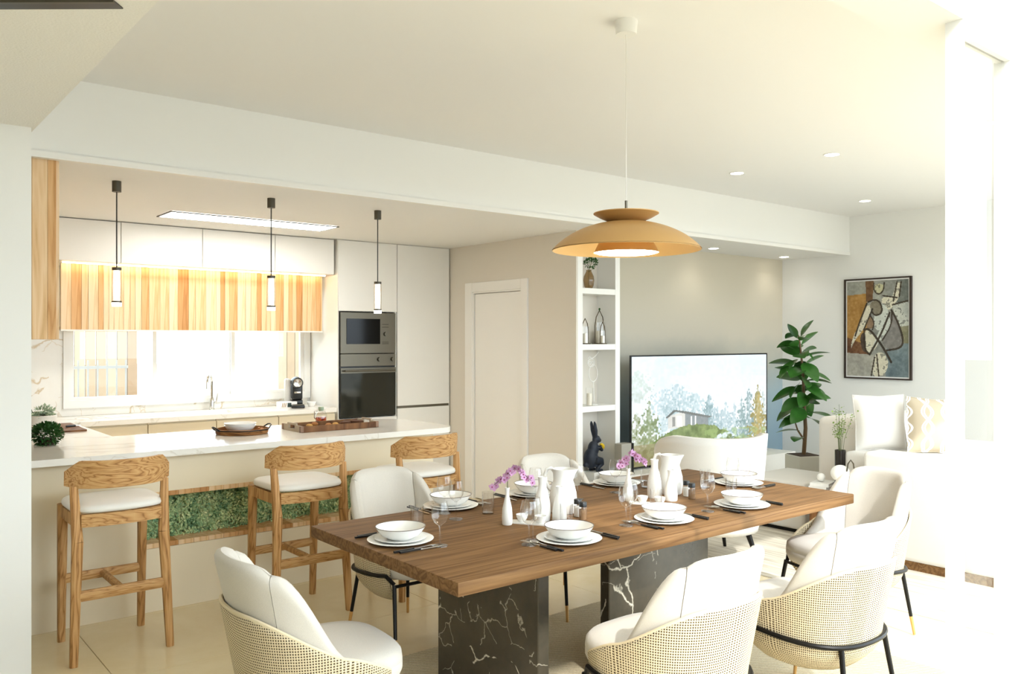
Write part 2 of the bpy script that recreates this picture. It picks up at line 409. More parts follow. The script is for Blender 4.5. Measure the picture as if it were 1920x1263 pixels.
# ---- kitchen window: three sashes
wn = sempty('window_1', 'wide kitchen window in three sashes above the sink')
obj('window_frame', MB().box((1.5, YW-.03, 1.02), (3.72, YW+.1, 1.085)).box((1.5, YW-.03, 2.12), (3.72, YW+.1, 2.2)).box((1.5, YW-.03, 1.085), (1.55, YW+.1, 2.12)).box((3.66, YW-.03, 1.085), (3.72, YW+.1, 2.12)), WHITE, wn)
for x0, x1, dy in ((1.55, 2.255, 0), (2.225, 2.96, .035), (2.93, 3.66, 0)):
    s_ = obj('sash', MB().box((x0, YW+dy, 1.085), (x0+.034, YW+dy+.034, 2.12)).box((x1-.034, YW+dy, 1.085), (x1, YW+dy+.034, 2.12)).box((x0+.034, YW+dy, 1.085), (x1-.034, YW+dy+.034, 1.11)).box((x0+.034, YW+dy, 2.09), (x1-.034, YW+dy+.034, 2.12)), WHITE, wn)
    obj('pane', MB().box((x0+.034, YW+dy+.013, 1.11), (x1-.034, YW+dy+.019, 2.09)), PANE, s_)
# ---- outside the kitchen window
SCR = [plain('weathered_timber_%d' % i, c, .8, var=.2) for i, c in enumerate(((158, 136, 110), (146, 120, 92), (166, 148, 124)))]
def outdoor_screen(label, x0, x1, y, z1, mats, w=.11):
    e = thing('timber_screen', label, 'screen', (x0, y, -.06)); n = int((x1-x0)/w)
    ms = []
    for m in mats: q = MB().box((0, 0, 0), (w-.008, .03, z1)).mesh('slat'); q.materials.append(m); ms.append(q)
    for i in range(n): obj('slat', random.choice(ms), None, e, (i*w, 0, 0))
    obj('rail', MB().box((0, .03, .5), (n*w, .06, .58)).box((0, .03, z1-.5), (n*w, .06, z1-.42)), SCR[1], e)
outdoor_screen('pale timber slat screen outside, behind the left window sash', 1.75, 2.75, 10.2, 2.6, SCR)
outdoor_screen('pale timber slat screen outside, behind the right window sash', 4.45, 4.95, 10.2, 2.6, SCR)
fe = thing('metal_fence', 'thin grey bar fence outside the left window sash', 'fence', (1.3, 9.3, -.06))
fm = MB().box((-.007, -.007, 0), (.007, .007, 1.45)).mesh('bar'); fm.materials.append(plain('fence_grey', (158, 154, 148), .5))
for i in range(13): obj('bar', fm, None, fe, (i*.09, 0, 0))
obj('rail', MB().box((-.02, -.01, 1.36), (1.1, .01, 1.39)).box((-.02, -.01, .2), (1.1, .01, .23)), fm.materials[0], fe)
# ================================================================== kitchen
# ---- island
isl = thing('kitchen_island', 'sand coloured island base with a planted recess facing the stools', 'island', (0, 0, 0))
F0, F1 = 5.15, 5.36
obj('body', MB().box((.73, F0, 0), (1.43, F1, .915)).box((3.25, F0, 0), (3.44, F1, .915)).box((1.43, F0, .70), (3.25, F1, .915)).box((1.43, F0, 0), (3.25, F1, .37)).box((.73, F1, 0), (3.44, 5.95, .915)).box((.45, 5.95, .08), (1.4, 7.2, .915)), LACQB, isl)
n = 20; pw = (3.25-1.43)/n; pms = []
for m in OAKS: q = MB().box((.0008, 0, 0), (pw-.0008, .212, .028), .001, 1).mesh('lining_plank'); q.materials.append(m); pms.append(q)
for i in range(n):
    obj('lining_plank', random.choice(pms), None, isl, (1.43+i*pw, F0-.004, .372)); obj('lining_plank', random.choice(pms), None, isl, (1.43+i*pw, F0-.004, .672))
lm = MB(); random.seed(3)
lm.box((1.43, F1-.02, .40), (3.25, F1, .672))
cen = [(random.uniform(1.44, 3.24), random.uniform(.405, .665), random.uniform(.02, .06)) for _ in range(260)]
for i in range(15000):
    cx, cz, cr = random.choice(cen); x = min(3.245, max(1.435, random.gauss(cx, cr))); z = min(.672, max(.402, random.gauss(cz, cr*.7)))
    y = F1-.02-random.uniform(0, .09)*(.4+.6*math.exp(-((x-cx)**2+(z-cz)**2)/(cr*cr)))
    a = random.uniform(0, 2*PI); l = random.uniform(.006, .014); t_ = random.uniform(-.7, .7)
    d = Vector((math.cos(a), t_*.8, math.sin(a)))*l; e = Vector((-math.sin(a), -.5*t_, math.cos(a)))*l*.5; c = Vector((x, y, z))
    k = len(lm.v); lm.v += [tuple(c-d), tuple(c+e), tuple(c+d), tuple(c-e)]; lm.f.append((k, k+1, k+2, k+3))
t = NT('hedge_moss'); t.set(.7, 0, .2); co = t.coord()
t.l(t.ramp(t.math('ADD', t.math('MULTIPLY', t.noise(co, 14, 4, .7), .55), t.math('MULTIPLY', t.noise(co, 120, 2, .6), .45)), [(.28, lin((58, 100, 78))), (.43, lin((120, 164, 122))), (.52, lin((182, 206, 146))), (.62, lin((244, 244, 186)))]), t.p.inputs['Base Color'])
obj('hedge_foliage', lm, t.m, isl, kind='stuff', sharp=0)
# ---- worktop (one continuous U)
def arc(cx, cy, r, a0, a1, n=8): return [(cx+r*math.cos(math.radians(a0+(a1-a0)*i/n)), cy+r*math.sin(math.radians(a0+(a1-a0)*i/n))) for i in range(n+1)]
poly = [(.3, 5.05)]+arc(3.44, 5.21, .16, -90, 0)+arc(3.30, 5.70, .30, 0, 90)+[(1.45, 6.0), (1.45, 7.17), (.3, 7.17)]
wt = MB().prism(poly, .917, .955)
wt.box((.3, 7.17, .917), (2.15, YW, .955)).box((2.85, 7.17, .917), (3.70, YW, .955)).box((2.15, 7.17, .917), (2.85, 7.30, .955)).box((2.15, 7.66, .917), (2.85, YW, .955))
tag(obj('worktop', wt, TOPM), 'pale polished stone worktop running around the kitchen in a U', 'worktop')
sk = thing('kitchen_sink', 'white inset sink in the worktop below the window', 'sink', (2.5, 7.48, .955))
obj('basin', MB().box((-.35, -.18, -.2), (.35, .18, -.18)).box((-.35, -.18, -.2), (-.335, .18, -.002)).box((.335, -.18, -.2), (.35, .18, -.002)).box((-.335, -.18, -.2), (.335, -.165, -.002)).box((-.335, .165, -.2), (.335, .18, -.002)), PORC, sk)
obj('drain', MB().lathe([(0, -.178), (.04, -.178), (.04, -.174), (0, -.174)], 20), CHROME, sk)
tx, ty = at(404, 769, .955)
tp = thing('kitchen_tap', 'tall chrome gooseneck tap beside the sink', 'tap', (tx, 7.70, .955))
obj('body', MB().lathe([(.026, 0), (.026, .012), (.02, .02), (.02, .1), (.012, .12), (0, .12)], 16), CHROME, tp)
pts = [(0, 0, .1), (0, 0, .25)]+[(-.06*.7*(1-math.cos(a)), -.06*(1-math.cos(a)), .25+.07*math.sin(a)) for a in [PI*i/10 for i in range(1, 11)]]+[(-.084, -.12, .2)]
obj('spout', MB().tube(pts, .0115, 10), CHROME, tp)
obj('lever', MB().tube([(0, 0, .07), (.035, -.02, .07)], .012, 8).tube([(.035, -.02, .07), (.045, -.025, .15)], [.006, .004], 8), CHROME, tp)
# ---- back base cabinets
n = 4; x0 = 1.45
for i in range(n):
    a, b = x0+i*(3.7-x0)/n, x0+(i+1)*(3.7-x0)/n
    c = thing('base_cabinet', ['leftmost', 'second', 'third', 'rightmost'][i]+' sand lacquered base cabinet under the window worktop', 'cabinet', (a, 7.2, 0), 0, 'base cabinets under the window')
    obj('carcass', MB().box((.002, .02, .08), (b-a-.002, .08, .915)), LACQB, c); obj('door', MB().box((.003, 0, .1), (b-a-.003, .018, .9), .002, 1), LACQB, c)
# ---- backsplash
bs = struct('wall_backsplash', MB().box((.25, YW-.012, .956), (1.5, YW, 2.2)).box((1.5, YW-.012, .956), (3.70, YW, 1.02)), WMARB, 'white marble backsplash with golden veins')
# ---- upper cabinets
xs = [aty(113, 450, 7.22)[0]-.25, aty(227, 450, 7.22)[0], aty(380, 450, 7.22)[0], aty(516, 450, 7.22)[0], 3.70]
for i in range(4):
    a, b = xs[i], xs[i+1]
    c = thing('upper_cabinet', ['leftmost handleless upper cabinet above the timber pelmet, partly hidden', 'second handleless upper cabinet from the left, above the timber pelmet', 'third handleless upper cabinet from the left, above the timber pelmet', 'rightmost handleless upper cabinet beside the oven tower'][i], 'cabinet', (a, 7.22, 2.215), 0, 'upper cabinets under the kitchen ceiling')
    obj('carcass', MB().box((.001, .02, 0), (b-a-.001, .575, ZK-2.218)), LACQ, c); obj('door', MB().box((.0025, 0, 0), (b-a-.0025, .019, ZK-2.222), .0015, 1), LACQ, c)
LED = emit('warm_led', (255, 226, 190), 9)
tag(obj('led_strip', MB().box((1.42, 7.385, 2.207), (3.69, 7.395, 2.2135)), LED), 'warm light strip hidden under the upper cabinets', 'light')
pel = thing('timber_pelmet', 'pale timber plank panel hanging above the kitchen window', 'panel', (1.42, 7.45, 1.68))
obj('backing', MB().box((0, .02, 0), (2.27, .30, .02)).box((0, .02, .02), (2.27, .03, .53)), OAKS[2], pel)
obj('bottom_edge', MB().box((0, -.004, -.012), (2.27, .05, 0)), LACQ, pel)
x = 0; random.seed(11); last = -1
while x < 2.27-.001:
    wd = min(random.choice((.04, .05, .06, .075, .09)), 2.27-x)
    k = random.choices((0, 1, 2, 3), (4, 1.6, 4, 1.1))[0]
    if k == last and k in (1, 3): k = 2
    last = k
    o = obj('plank', MB().box((.0008, 0, 0), (wd-.0008, .02, .53), .001, 1), OAKS[k], pel, (x, random.choice((0, 0, .002)), 0)); x += wd
# ---- timber wall cabinet at the left
wc = thing('timber_wall_cabinet', 'tall timber wall cabinet hanging beside the white wall end', 'cabinet', (.25, 4.93, 1.6))
obj('carcass', MB().box((0, .025, 0), (.67, 2.2, ZK-1.602)), OAKS[0], wc)
for a, b, k in ((.42, .555, 0), (.556, .627, 0), (.628, .668, 1)): obj('end_plank', MB().box((a, 0, 0), (b, .025, ZK-1.602), .001, 1), OAKS[k], wc)
for i in range(3): obj('door', MB().box((.671, .027+i*.72, 0), (.687, .74+i*.72, ZK-1.605), .002, 1), OAKS[2], wc)
# ---- tall units and appliances
def X(u, Y=YT): return aty(u, 636, Y)[0]
def Z(u, v, Y=YT): return aty(u, v, Y)[1]
tu = thing('oven_tower', 'tall greige housing around the built-in ovens', 'cabinet', (3.73, YT, 0))
obj('carcass', MB().box((0, .02, 0), (.018, .6, ZK)).box((.632, .02, 0), (.65, .6, ZK)).box((.018, .02, 1.87), (.632, .6, ZK)).box((.018, .5, 0), (.632, .6, 1.87)).box((.018, .02, 0), (.632, .5, .84)), LACQ, tu)
obj('side_panel', MB().box((-.004, 0, 0), (.0, .6, ZK)), LACQ, tu)
obj('door', MB().box((.003, 0, 1.872), (.647, .019, ZK-.004), .002, 1), LACQ, tu); obj('drawer', MB().box((.003, 0, .08), (.647, .019, .838), .002, 1), LACQ, tu)
tc = thing('tall_cabinet', 'tall greige cabinet between ovens and taupe wall', 'cabinet', (4.38, YT, 0))
obj('carcass', MB().box((0.002, .02, 0), (.645, .6, ZK)), LACQ, tc)
obj('door', MB().box((.003, 0, .935), (.63, .019, ZK-.004), .002, 1), LACQ, tc); obj('door', MB().box((.003, 0, .08), (.63, .019, .91), .002, 1), LACQ, tc)
obj('grip_groove', MB().box((.003, .012, .91), (.63, .02, .935)), STEEL, tc)
mw = thing('microwave', 'built-in steel microwave with a black window above the oven', 'microwave', (3.752, YT-.006, 1.465))
obj('body', MB().box((0, .01, 0), (.605, .4, .395)), BLACKP, mw)
fr_ = obj('front_panel', MB().box((0, 0, 0), (.605, .012, .395), .002, 1), STEEL, mw)
wx0, wx1 = X(649)-3.752, X(712)-3.752
obj('window', MB().box((wx0, -.004, .09), (wx1, 0, .335), .001, 1), BGLASS, mw)
obj('knob', MB().lathe([(0, 0), (.022, 0), (.02, .02), (0, .02)], 20, T=Tm((X(722)-3.752, 0, Z(722, 626)-1.465), rx=PI/2)), STEEL, mw)
for v in (608, 613, 641, 644): obj('button', MB().box((X(716)-3.752, -.003, Z(721, v)-1.469), (X(728)-3.752, 0, Z(721, v)-1.461), .001, 1), GUN, mw)
ov = thing('oven', 'built-in steel oven with dark glass door and two knobs', 'oven', (3.752, YT-.006, .85))
obj('body', MB().box((0, .01, 0), (.605, .48, .61)), BLACKP, ov)
obj('control_panel', MB().box((0, 0, .49), (.605, .012, .61), .002, 1), STEEL, ov)
for u in (710, 735): obj('knob', MB().lathe([(0, 0), (.022, 0), (.019, .024), (0, .024)], 20, T=Tm((X(u)-3.752, 0, .555), rx=PI/2)), STEEL, ov)
dd = obj('oven_door', MB().box((0, -.004, .0), (.605, .012, .475), .003, 1), OVENGLASS, ov)
obj('door_trim', MB().box((0, -.006, .425), (.605, -.004, .475)), STEEL, dd)
obj('handle', MB().tube([(.03, -.04, .45), (.575, -.04, .45)], .009, 10).box((.04, -.04, .444), (.055, 0, .456)).box((.55, -.04, .444), (.565, 0, .456)), STEEL, dd)
# ---- ceiling light panel, pendants
lp = thing('ceiling_light_panel', 'long recessed light panel in the kitchen ceiling', 'light', (1.94, 6.37, ZK-.006))
obj('frame', MB().box((0, 0, -.004), (1.37, .012, .004)).box((0, .338, -.004), (1.37, .35, .004)).box((0, .012, -.004), (.012, .338, .004)).box((1.358, .012, -.004), (1.37, .338, .004)), GUN, lp)
obj('diffuser', MB().box((.012, .012, -.001), (1.358, .338, .003)), emit('panel_light', (255, 252, 248), 8.5), lp)
CRY = thin_glass('seeded_crystal', (.9, .89, .86), 1.5, .15, 1.5)
t = NT('bubbled_core'); t.set(.2, 0, .6); t.p.inputs['Transmission Weight'].default_value = .6; co = t.coord()
t.p.inputs['Emission Color'].default_value = (1, .96, .88, 1); t.p.inputs['Emission Strength'].default_value = .3
t.l(t.ramp(t.noise(co, 55, 3, .7), [(.35, lin((170, 166, 156))), (.6, lin((245, 243, 236)))]), t.p.inputs['Base Color']); t.bump(t.noise(co, 70, 2), .8, .005); CORE = t.m
TIP = emit('lamp_tip', (255, 248, 234), 3)
def crystal(x, y, ztop, label):
    e = thing('crystal_pendant', label, 'lamp', (x, y, ZK), 0, 'crystal pendants over the island'); h = ztop-ZK
    obj('canopy', MB().lathe([(0, -.065), (.026, -.065), (.026, 0), (0, 0)], 20), GUN, e)
    obj('cord', MB().tube([(0, 0, -.065), (0, 0, h+.01)], .0038, 6), BLACKP, e)
    obj('top_cap', MB().lathe([(0, h-.004), (.027, h-.004), (.027, h+.012), (0, h+.012)], 20), GUN, e)
    g = obj('crystal', MB().lathe([(0, h-.19), (.0275, h-.19), (.0275, h-.004), (0, h-.004)], 20), CRY, e)
    obj('bubbled_core', MB().lathe([(0, h-.188), (.019, h-.188), (.021, h-.1), (.019, h-.006), (0, h-.006)], 14), CORE, g)
    obj('ring', MB().lathe([(.0275, h-.2), (.0285, h-.2), (.0285, h-.19), (.0275, h-.19)], 20), GUN, e)
    obj('lamp_tip', MB().lathe([(0, h-.222), (.027, h-.222), (.028, h-.2), (0, h-.2)], 20), TIP, e)
crystal(1.33, 5.40, Z(220, 505, 5.40), 'leftmost crystal tube pendant on a black cord over the island')
crystal(2.30, 5.40, Z(509, 520, 5.40), 'middle crystal tube pendant on a black cord over the island')
crystal(3.13, 5.42, Z(708, 531, 5.42), 'rightmost crystal tube pendant, in front of the microwave')
# ---- spots
SP = emit('spot_lens', (255, 246, 232), 7)
def spot(u, v, z, label):
    x, y = at(u, v, z); e = thing('recessed_spot', label, 'light', (x, y, z), 0, 'recessed ceiling spots')
    obj('ring', MB().lathe([(.052, -.005), (.062, -.004), (.062, 0), (.052, 0), (.052, -.005)], 24), WHITE, e)
    obj('lens', MB().lathe([(0, -.010), (.03, -.009), (.052, -.003), (.052, -.0005), (0, -.0005)], 24), SP, e)
    ld = bpy.data.lights.new('spot_light', 'SPOT'); ld.energy = 8 if z > 2.7 else 2.5; ld.spot_size = 2.3; ld.spot_blend = .8; ld.shadow_soft_size = .035; ld.color = (1, .96, .9)
    lo = bpy.data.objects.new('spot_light', ld); COL.objects.link(lo); lo.parent = e; lo.location = (0, 0, -.01)
spot(1382, 324, ZC, 'recessed ceiling spot nearest the gold pendant lamp'); spot(1560, 289, ZC, 'recessed ceiling spot, upper one right of the gold pendant lamp')
spot(1622, 376, ZC, 'recessed ceiling spot close above the painting wall corner'); spot(1852, 230, ZC, 'recessed ceiling spot seen through the sliding glass door')
spot(1338, 465, ZK, 'recessed spot under the beam beside the gold lamp rim'); spot(1470, 481, ZK, 'recessed spot under the beam nearest the right wall')
# ================================================================== bar stools
def make_stool(label):
    e = thing('bar_stool', label, 'stool', (0, 0, 0), 0, 'bar stools along the island')
    for s in (-1, 1):
        obj('leg', MB().bar((s*.228, -.215, 0), (s*.205, -.185, .60), .036, .036, .05, .044, (0, 1, 0), 1).bar((s*.205, -.185, .60), (s*.216, -.158, .872), .05, .044, .036, .03, (0, 1, 0), 1), ASH, e)
        obj('leg', MB().bar((s*.2, .215, 0), (s*.2, .18, .735), .036, .036, .048, .05, (0, 1, 0), 1), ASH, e)
    for s in (-1, 1): obj('side_rail', MB().bar((s*.203, -.18, .70), (s*.2, .18, .70), .026, .06, None, None, (0, 0, 1)), ASH, e)
    def rail(y0, dy, z0, z1, th):
        q = MB()
        for i in range(8):
            xa, xb = -.19+i*.0475, -.19+(i+1)*.0475
            ya, yb = y0+dy*(1-(xa/.19)**2), y0+dy*(1-(xb/.19)**2)
            q.add([(xa, ya, z0), (xb, yb, z0), (xb, yb+th, z0), (xa, ya+th, z0), (xa, ya, z1), (xb, yb, z1), (xb, yb+th, z1), (xa, ya+th, z1)], [(0,3,2,1),(4,5,6,7),(0,1,5,4),(2,3,7,6)]+([(3,0,4,7)] if i == 0 else [])+([(1,2,6,5)] if i == 7 else []))
        return q
    obj('rear_rail', rail(-.2, -.03, .672, .735, .028), ASHX, e); obj('front_rail', rail(.165, .02, .672, .735, .028), ASHX, e)
    obj('stretcher', MB().bar((-.215, -.2, .335), (.215, -.2, .335), .026, .052, None, None, (0, 0, 1), 1), ASHX, e)
    obj('stretcher', MB().bar((-.2, .195, .335), (.2, .195, .335), .026, .048, None, None, (0, 0, 1), 1), ASHX, e)
    obj('stretcher', MB().bar((0, -.19, .335), (0, .185, .335), .036, .03, None, None, (0, 0, 1), 1), ASH, e)
    q = MB()       # seat cushion: squarish pad with a rounded rear edge
    N = 40; rings = [(.0, .738), (.90, .738), (.985, .743), (1.0, .755), (.98, .770), (.93, .778), (.6, .784), (0.0, .786)]
    def sup(t):
        c, s = math.cos(t), math.sin(t); y = math.copysign(abs(s)**(.42), s)*.205; x = math.copysign(abs(c)**.42, c)*.222
        if y < 0: y -= .028*(1-(x/.222)**2)
        return x, y
    for (k, z) in rings:
        for i in range(N): x, y = sup(2*PI*i/N); q.v.append((x*k, y*k, z))
    for j in range(len(rings)-1):
        for i in range(N): a, b = j*N+i, j*N+(i+1) % N; q.f.append((a, b, b+N, a+N))
    obj('seat_cushion', q, LEATHER, e, sharp=60)
    def back(thk, off, z0, z1, x1, inset):
        def edge(a):        # -1..1 across; chamfered ends
            x = a*x1; y = -.255+.14*(abs(a)**2.6)+off; k = max(0, (abs(a)-.80)/.20)
            return x, y, z0+k*.012+inset, z1-.055*k-inset
        q = MB(); n = 28
        for i in range(n+1):
            x, y, za, zb = edge(-1+2*i/n); nx = Vector((-.14*2.6*math.copysign(abs(-1+2*i/n)**1.6, -1+2*i/n)/x1, 1, 0)).normalized()
            lean = .012
            for (zz, t_) in ((za, 0), (zb, 0), (zb, 1), (za, 1)):
                p = Vector((x, y-lean*(zz-z0)/(z1-z0), zz))+nx*thk*t_; q.v.append(tuple(p))
        for i in range(n):
            for k in range(4): a = i*4+k; b = i*4+(k+1) % 4; q.f.append((a, b, b+4, a+4))
        q.f += [(3, 2, 1, 0), (n*4, n*4+1, n*4+2, n*4+3)]
        return q
    obj('backrest', back(.022, 0, .862, 1.0, .252, 0), ASHX, e)
    obj('back_pad', back(.02, .0225, .862, 1.0, .238, .004), LEATHER, e)
    return e
st = make_stool('leftmost oak bar stool, standing beside the white wall end'); st.location = (1.145, 4.735, 0)
dup(st, (2.15, 4.665, 0), 0, 'middle oak bar stool in front of the planted recess')
dup(st, (2.93, 4.60, 0), 0, 'rightmost oak bar stool, partly behind a dining chair')
# ================================================================== dining chairs
def make_chair(label):
    e = thing('dining_chair', label, 'chair', (0, 0, 0), 0, 'cane shell dining chairs around the table')
    def ringpt(th, r, z):        # th = 0 straight back, grows to the sides
        c, s = math.cos(th), math.sin(th); n = .8
        x = math.copysign(abs(s)**n, s)*r*1.0; y = -math.copysign(abs(c)**n, c)*r*.98
        return x, y
    def prof(z):                  # shell radius over height
        if z < .36: k = (z-.245)/.115; return .185+.085*math.sin(min(1, max(0, k))*PI/2)
        return .27+.03*(z-.36)/.3
    TH = math.radians(122)
    def top(th):
        a = abs(th)/TH; return .44+.25*(.55*(.5+.5*math.cos(PI*min(1, max(0, (a-.12)/.80))))+.45*(1-max(0, (a-.2)/.8)**2.2))
    def shell(a, b):
        th = -TH+2*TH*a; z = .25+(top(th)-.25)*b; r = prof(z); x, y = ringpt(th, r, z)
        back = max(0, math.cos(th)); return (x, y-.10*back*max(0, z-.40), z)
    q = MB().grid(shell, 56, 16, uv=lambda a, b: (a*1.28, (.25+(top(-TH+2*TH*a)-.25)*b)))
    obj('cane_shell', q, CANE, e, solid=.014, sharp=60)
    obj('rim_band', MB().tube([shell(i/56, 1) for i in range(57)], .0075, 6), CANE, e)
    def cush_top(th):
        d = abs(math.degrees(th))
        if d < 46: return .868-.035*(d/46)**4
        k = (d-46)/(104-46); return .47+.36*(.5+.5*math.cos(PI*min(1, k)**.95))
    def pad(t0, t1):              # one padded back panel, inflated and closed
        q = MB(); nu, nv = 14, 14; front = []; rear = []
        for side in (0, 1):
            for j in range(nv+1):
                for i in range(nu+1):
                    a, b = i/nu, j/nv; th = t0+(t1-t0)*a
                    zt = cush_top(th)-.008*((2*a-1)**10); 
                    b2 = 1-(1-b)**1.6; z = .42+(zt-.42)*b2; tt = max(0, (z-(zt-.036))/.036); rd = .029*(1-math.sqrt(max(0, 1-tt*tt))); ed = .010*(2*a-1)**12
                    r = prof(min(z, .66))-.012-(.058-rd-ed if side else rd)
                    x, y = ringpt(th, r, z); back = max(0, math.cos(th))
                    q.v.append((x, y-.10*back*max(0, z-.40)-(.03*back*max(0, z-.66)/.2), z))
            o = side*(nu+1)*(nv+1)
            for j in range(nv):
                for i in range(nu):
                    f = (o+j*(nu+1)+i, o+j*(nu+1)+i+1, o+(j+1)*(nu+1)+i+1, o+(j+1)*(nu+1)+i); q.f.append(f if side else f[::-1])
        M = (nu+1)*(nv+1); rim = [i for i in range(nu+1)]+[j*(nu+1)+nu for j in range(1, nv+1)]+[nv*(nu+1)+i for i in range(nu-1, -1, -1)]+[j*(nu+1) for j in range(nv-1, 0, -1)]
        for i in range(len(rim)): a, b = rim[i], rim[(i+1) % len(rim)]; q.f.append((a, b, b+M, a+M))
        return q
    S = math.radians(44); G = math.radians(.5)
    obj('back_cushion', pad(-S, S), FAB, e, sharp=50)
    obj('side_cushion', pad(S+G, math.radians(101)), FAB, e, sharp=50); obj('side_cushion', pad(-math.radians(101), -S-G), FAB, e, sharp=50)
    q = MB(); N = 44
    def seat(t_):
        c, s = math.cos(t_), math.sin(t_); x = math.copysign(abs(c)**.62, c)*.245; y = math.copysign(abs(s)**.62, s)*.245+.035; return x, y
    rings = [(0, .365), (.84, .365), (.95, .38), (1.0, .41), (1.0, .435), (.992, .438), (1.0, .442), (.985, .47), (.93, .486), (.7, .495), (0, .498)]
    for k, z in rings:
        for i in range(N): x, y = seat(2*PI*i/N); q.v.append((x*k, (y-.035)*k+.035, z))
    for j in range(len(rings)-1):
        for i in range(N): a, b = j*N+i, j*N+(i+1) % N; q.f.append((a, b, b+N, a+N))
    obj('seat_cushion', q, FAB, e, sharp=60)
    # frame: a tube wraps the shell and bends down into the front legs
    ring = []
    for i in range(25):
        th = -math.radians(118)+math.radians(236)*i/24; x, y = ringpt(th, prof(.36)+.018, .36); ring.append((x, y, .385-.02*math.cos(th)))
    obj('frame_ring', MB().tube([(-.232, .19, .352)]+ring+[(.232, .19, .352)], .0105, 8).tube([(-.235, .2, .345), (0, .2, .338), (.235, .2, .345)], .009, 8), BLACKM, e)
    def leg(p, q_):
        p, q_ = Vector(p), Vector(q_); m = p+(q_-p)*.74
        o = obj('leg', MB().tube([p, m], [.0115, .0095], 10), BLACKM, e); obj('leg_tip', MB().tube([m, q_], [.0095, .0075], 10), GOLDT, o)
    for s in (-1, 1):
        leg((s*.236, .195, .352), (s*.268, .255, 0)); leg((s*.16, -.245, .375), (s*.2, -.30, 0))
    return e
ch = make_chair('cane shell dining chair at the left end of the table'); ch.location = (1.37, 2.80, 0); ch.rotation_euler = (0, 0, -PI/2-.05)
dup(ch, (2.44, 3.88, 0), PI+.06, 'cane shell dining chair behind the table in front of the stools')
dup(ch, (3.50, 3.72, 0), PI-.02, 'cane shell dining chair behind the table in front of the rabbit niche')
dup(ch, (2.42, 2.06, .0045), .02, 'cane shell dining chair at the front edge, nearest the viewer')
dup(ch, (3.29, 2.0, .0045), -.03, 'cane shell dining chair at the front edge beside the sliding door')
dup(ch, (4.31, 2.41, .0045), PI/2-.26, 'cane shell dining chair turned sideways at the right end of the table')
# ================================================================== table
tb = thing('dining_table', 'long walnut dining table on dark marble slabs', 'table', (1.697, 2.385, 0))
obj('table_top', MB().box((0, 0, .698), (2.67, 1.158, .75), .005, 2), WALNUT, tb)
obj('marble_slab', MB().box((.50, .15, .0045), (.56, .865, .698), .004, 1), DMARB, tb); obj('marble_slab', MB().box((1.075, .315, .0045), (1.80, .375, .698), .004, 1), DMARB, tb)
# ---- place settings
TZ = .75
SET = [((751, 1014), -PI/2, 'at the left end of the table'), ((1067, 1012), 0, 'at the front edge nearest the viewer'), ((1245, 975), 0, 'in the middle of the front edge'),
       ((1391, 948), 0, 'at the front edge towards the right end'), ((845, 950), PI, 'at the back edge nearest the stools'), ((1000, 927), PI, 'in the middle of the back edge'),
       ((1156, 907), PI, 'at the back edge below the rabbit niche'), ((1385, 907), PI/2, 'at the right end of the table')]
def lathe_mesh(name, prof, mat, n=40): m = MB().lathe(prof, n).mesh(name, 40); m.materials.append(mat); return m
chg = lathe_mesh('charger', [(0, 0), (.085, 0), (.1, .004), (.138, .011), (.140, .013), (.137, .0145), (.1, .008), (.085, .006), (0, .006)], PORC)
plt = lathe_mesh('plate', [(0, 0), (.07, 0), (.08, .003), (.108, .011), (.109, .013), (.106, .0135), (.08, .007), (0, .006)], PORC)
bwl = lathe_mesh('bowl', [(0, 0), (.05, 0), (.055, .003), (.082, .018), (.1, .042), (.106, .052), (.1035, .052), (.097, .041), (.079, .021), (.053, .008), (0, .006)], PORC)
rim = lathe_mesh('rim', [(.1032, .0515), (.1063, .0515), (.1063, .0533), (.1032, .0533), (.1032, .0515)], RIMD)
crim = lathe_mesh('rim2', [(.137, .0142), (.1405, .0128), (.1408, .0138), (.137, .0150), (.137, .0142)], PORC)
def cutlery():
    ms = {}
    h = MB().bar((0, -.1, .006), (0, -.005, .006), .012, .008, .009, .006, (0, 0, 1), 1).mesh('handle'); h.materials.append(BLACKP); ms['handle'] = h
    b = MB().box((-.007, -.005, .0035), (.007, .09, .0055)).prism([(-.007, .09), (.007, .09), (.004, .108)], .0035, .0055).mesh('blade'); b.materials.append(CHROME); ms['blade'] = b
    f = MB().bar((0, -.005, .006), (0, .05, .009), .005, .003, .006, .002).box((-.011, .05, .008), (.011, .07, .0098))
    for i in range(4): f.box((-.011+i*.0062, .07, .008), (-.0076+i*.0062, .105, .0095))
    f = f.mesh('tines'); f.materials.append(CHROME); ms['tines'] = f
    s = MB().bar((0, -.005, .006), (0, .055, .008), .005, .003, .005, .002).sphere((0, .08, .008), (.015, .026, .004), 14, 8).mesh('spoon_bowl'); s.materials.append(CHROME); ms['spoon_bowl'] = s
    return ms
CUT = cutlery()
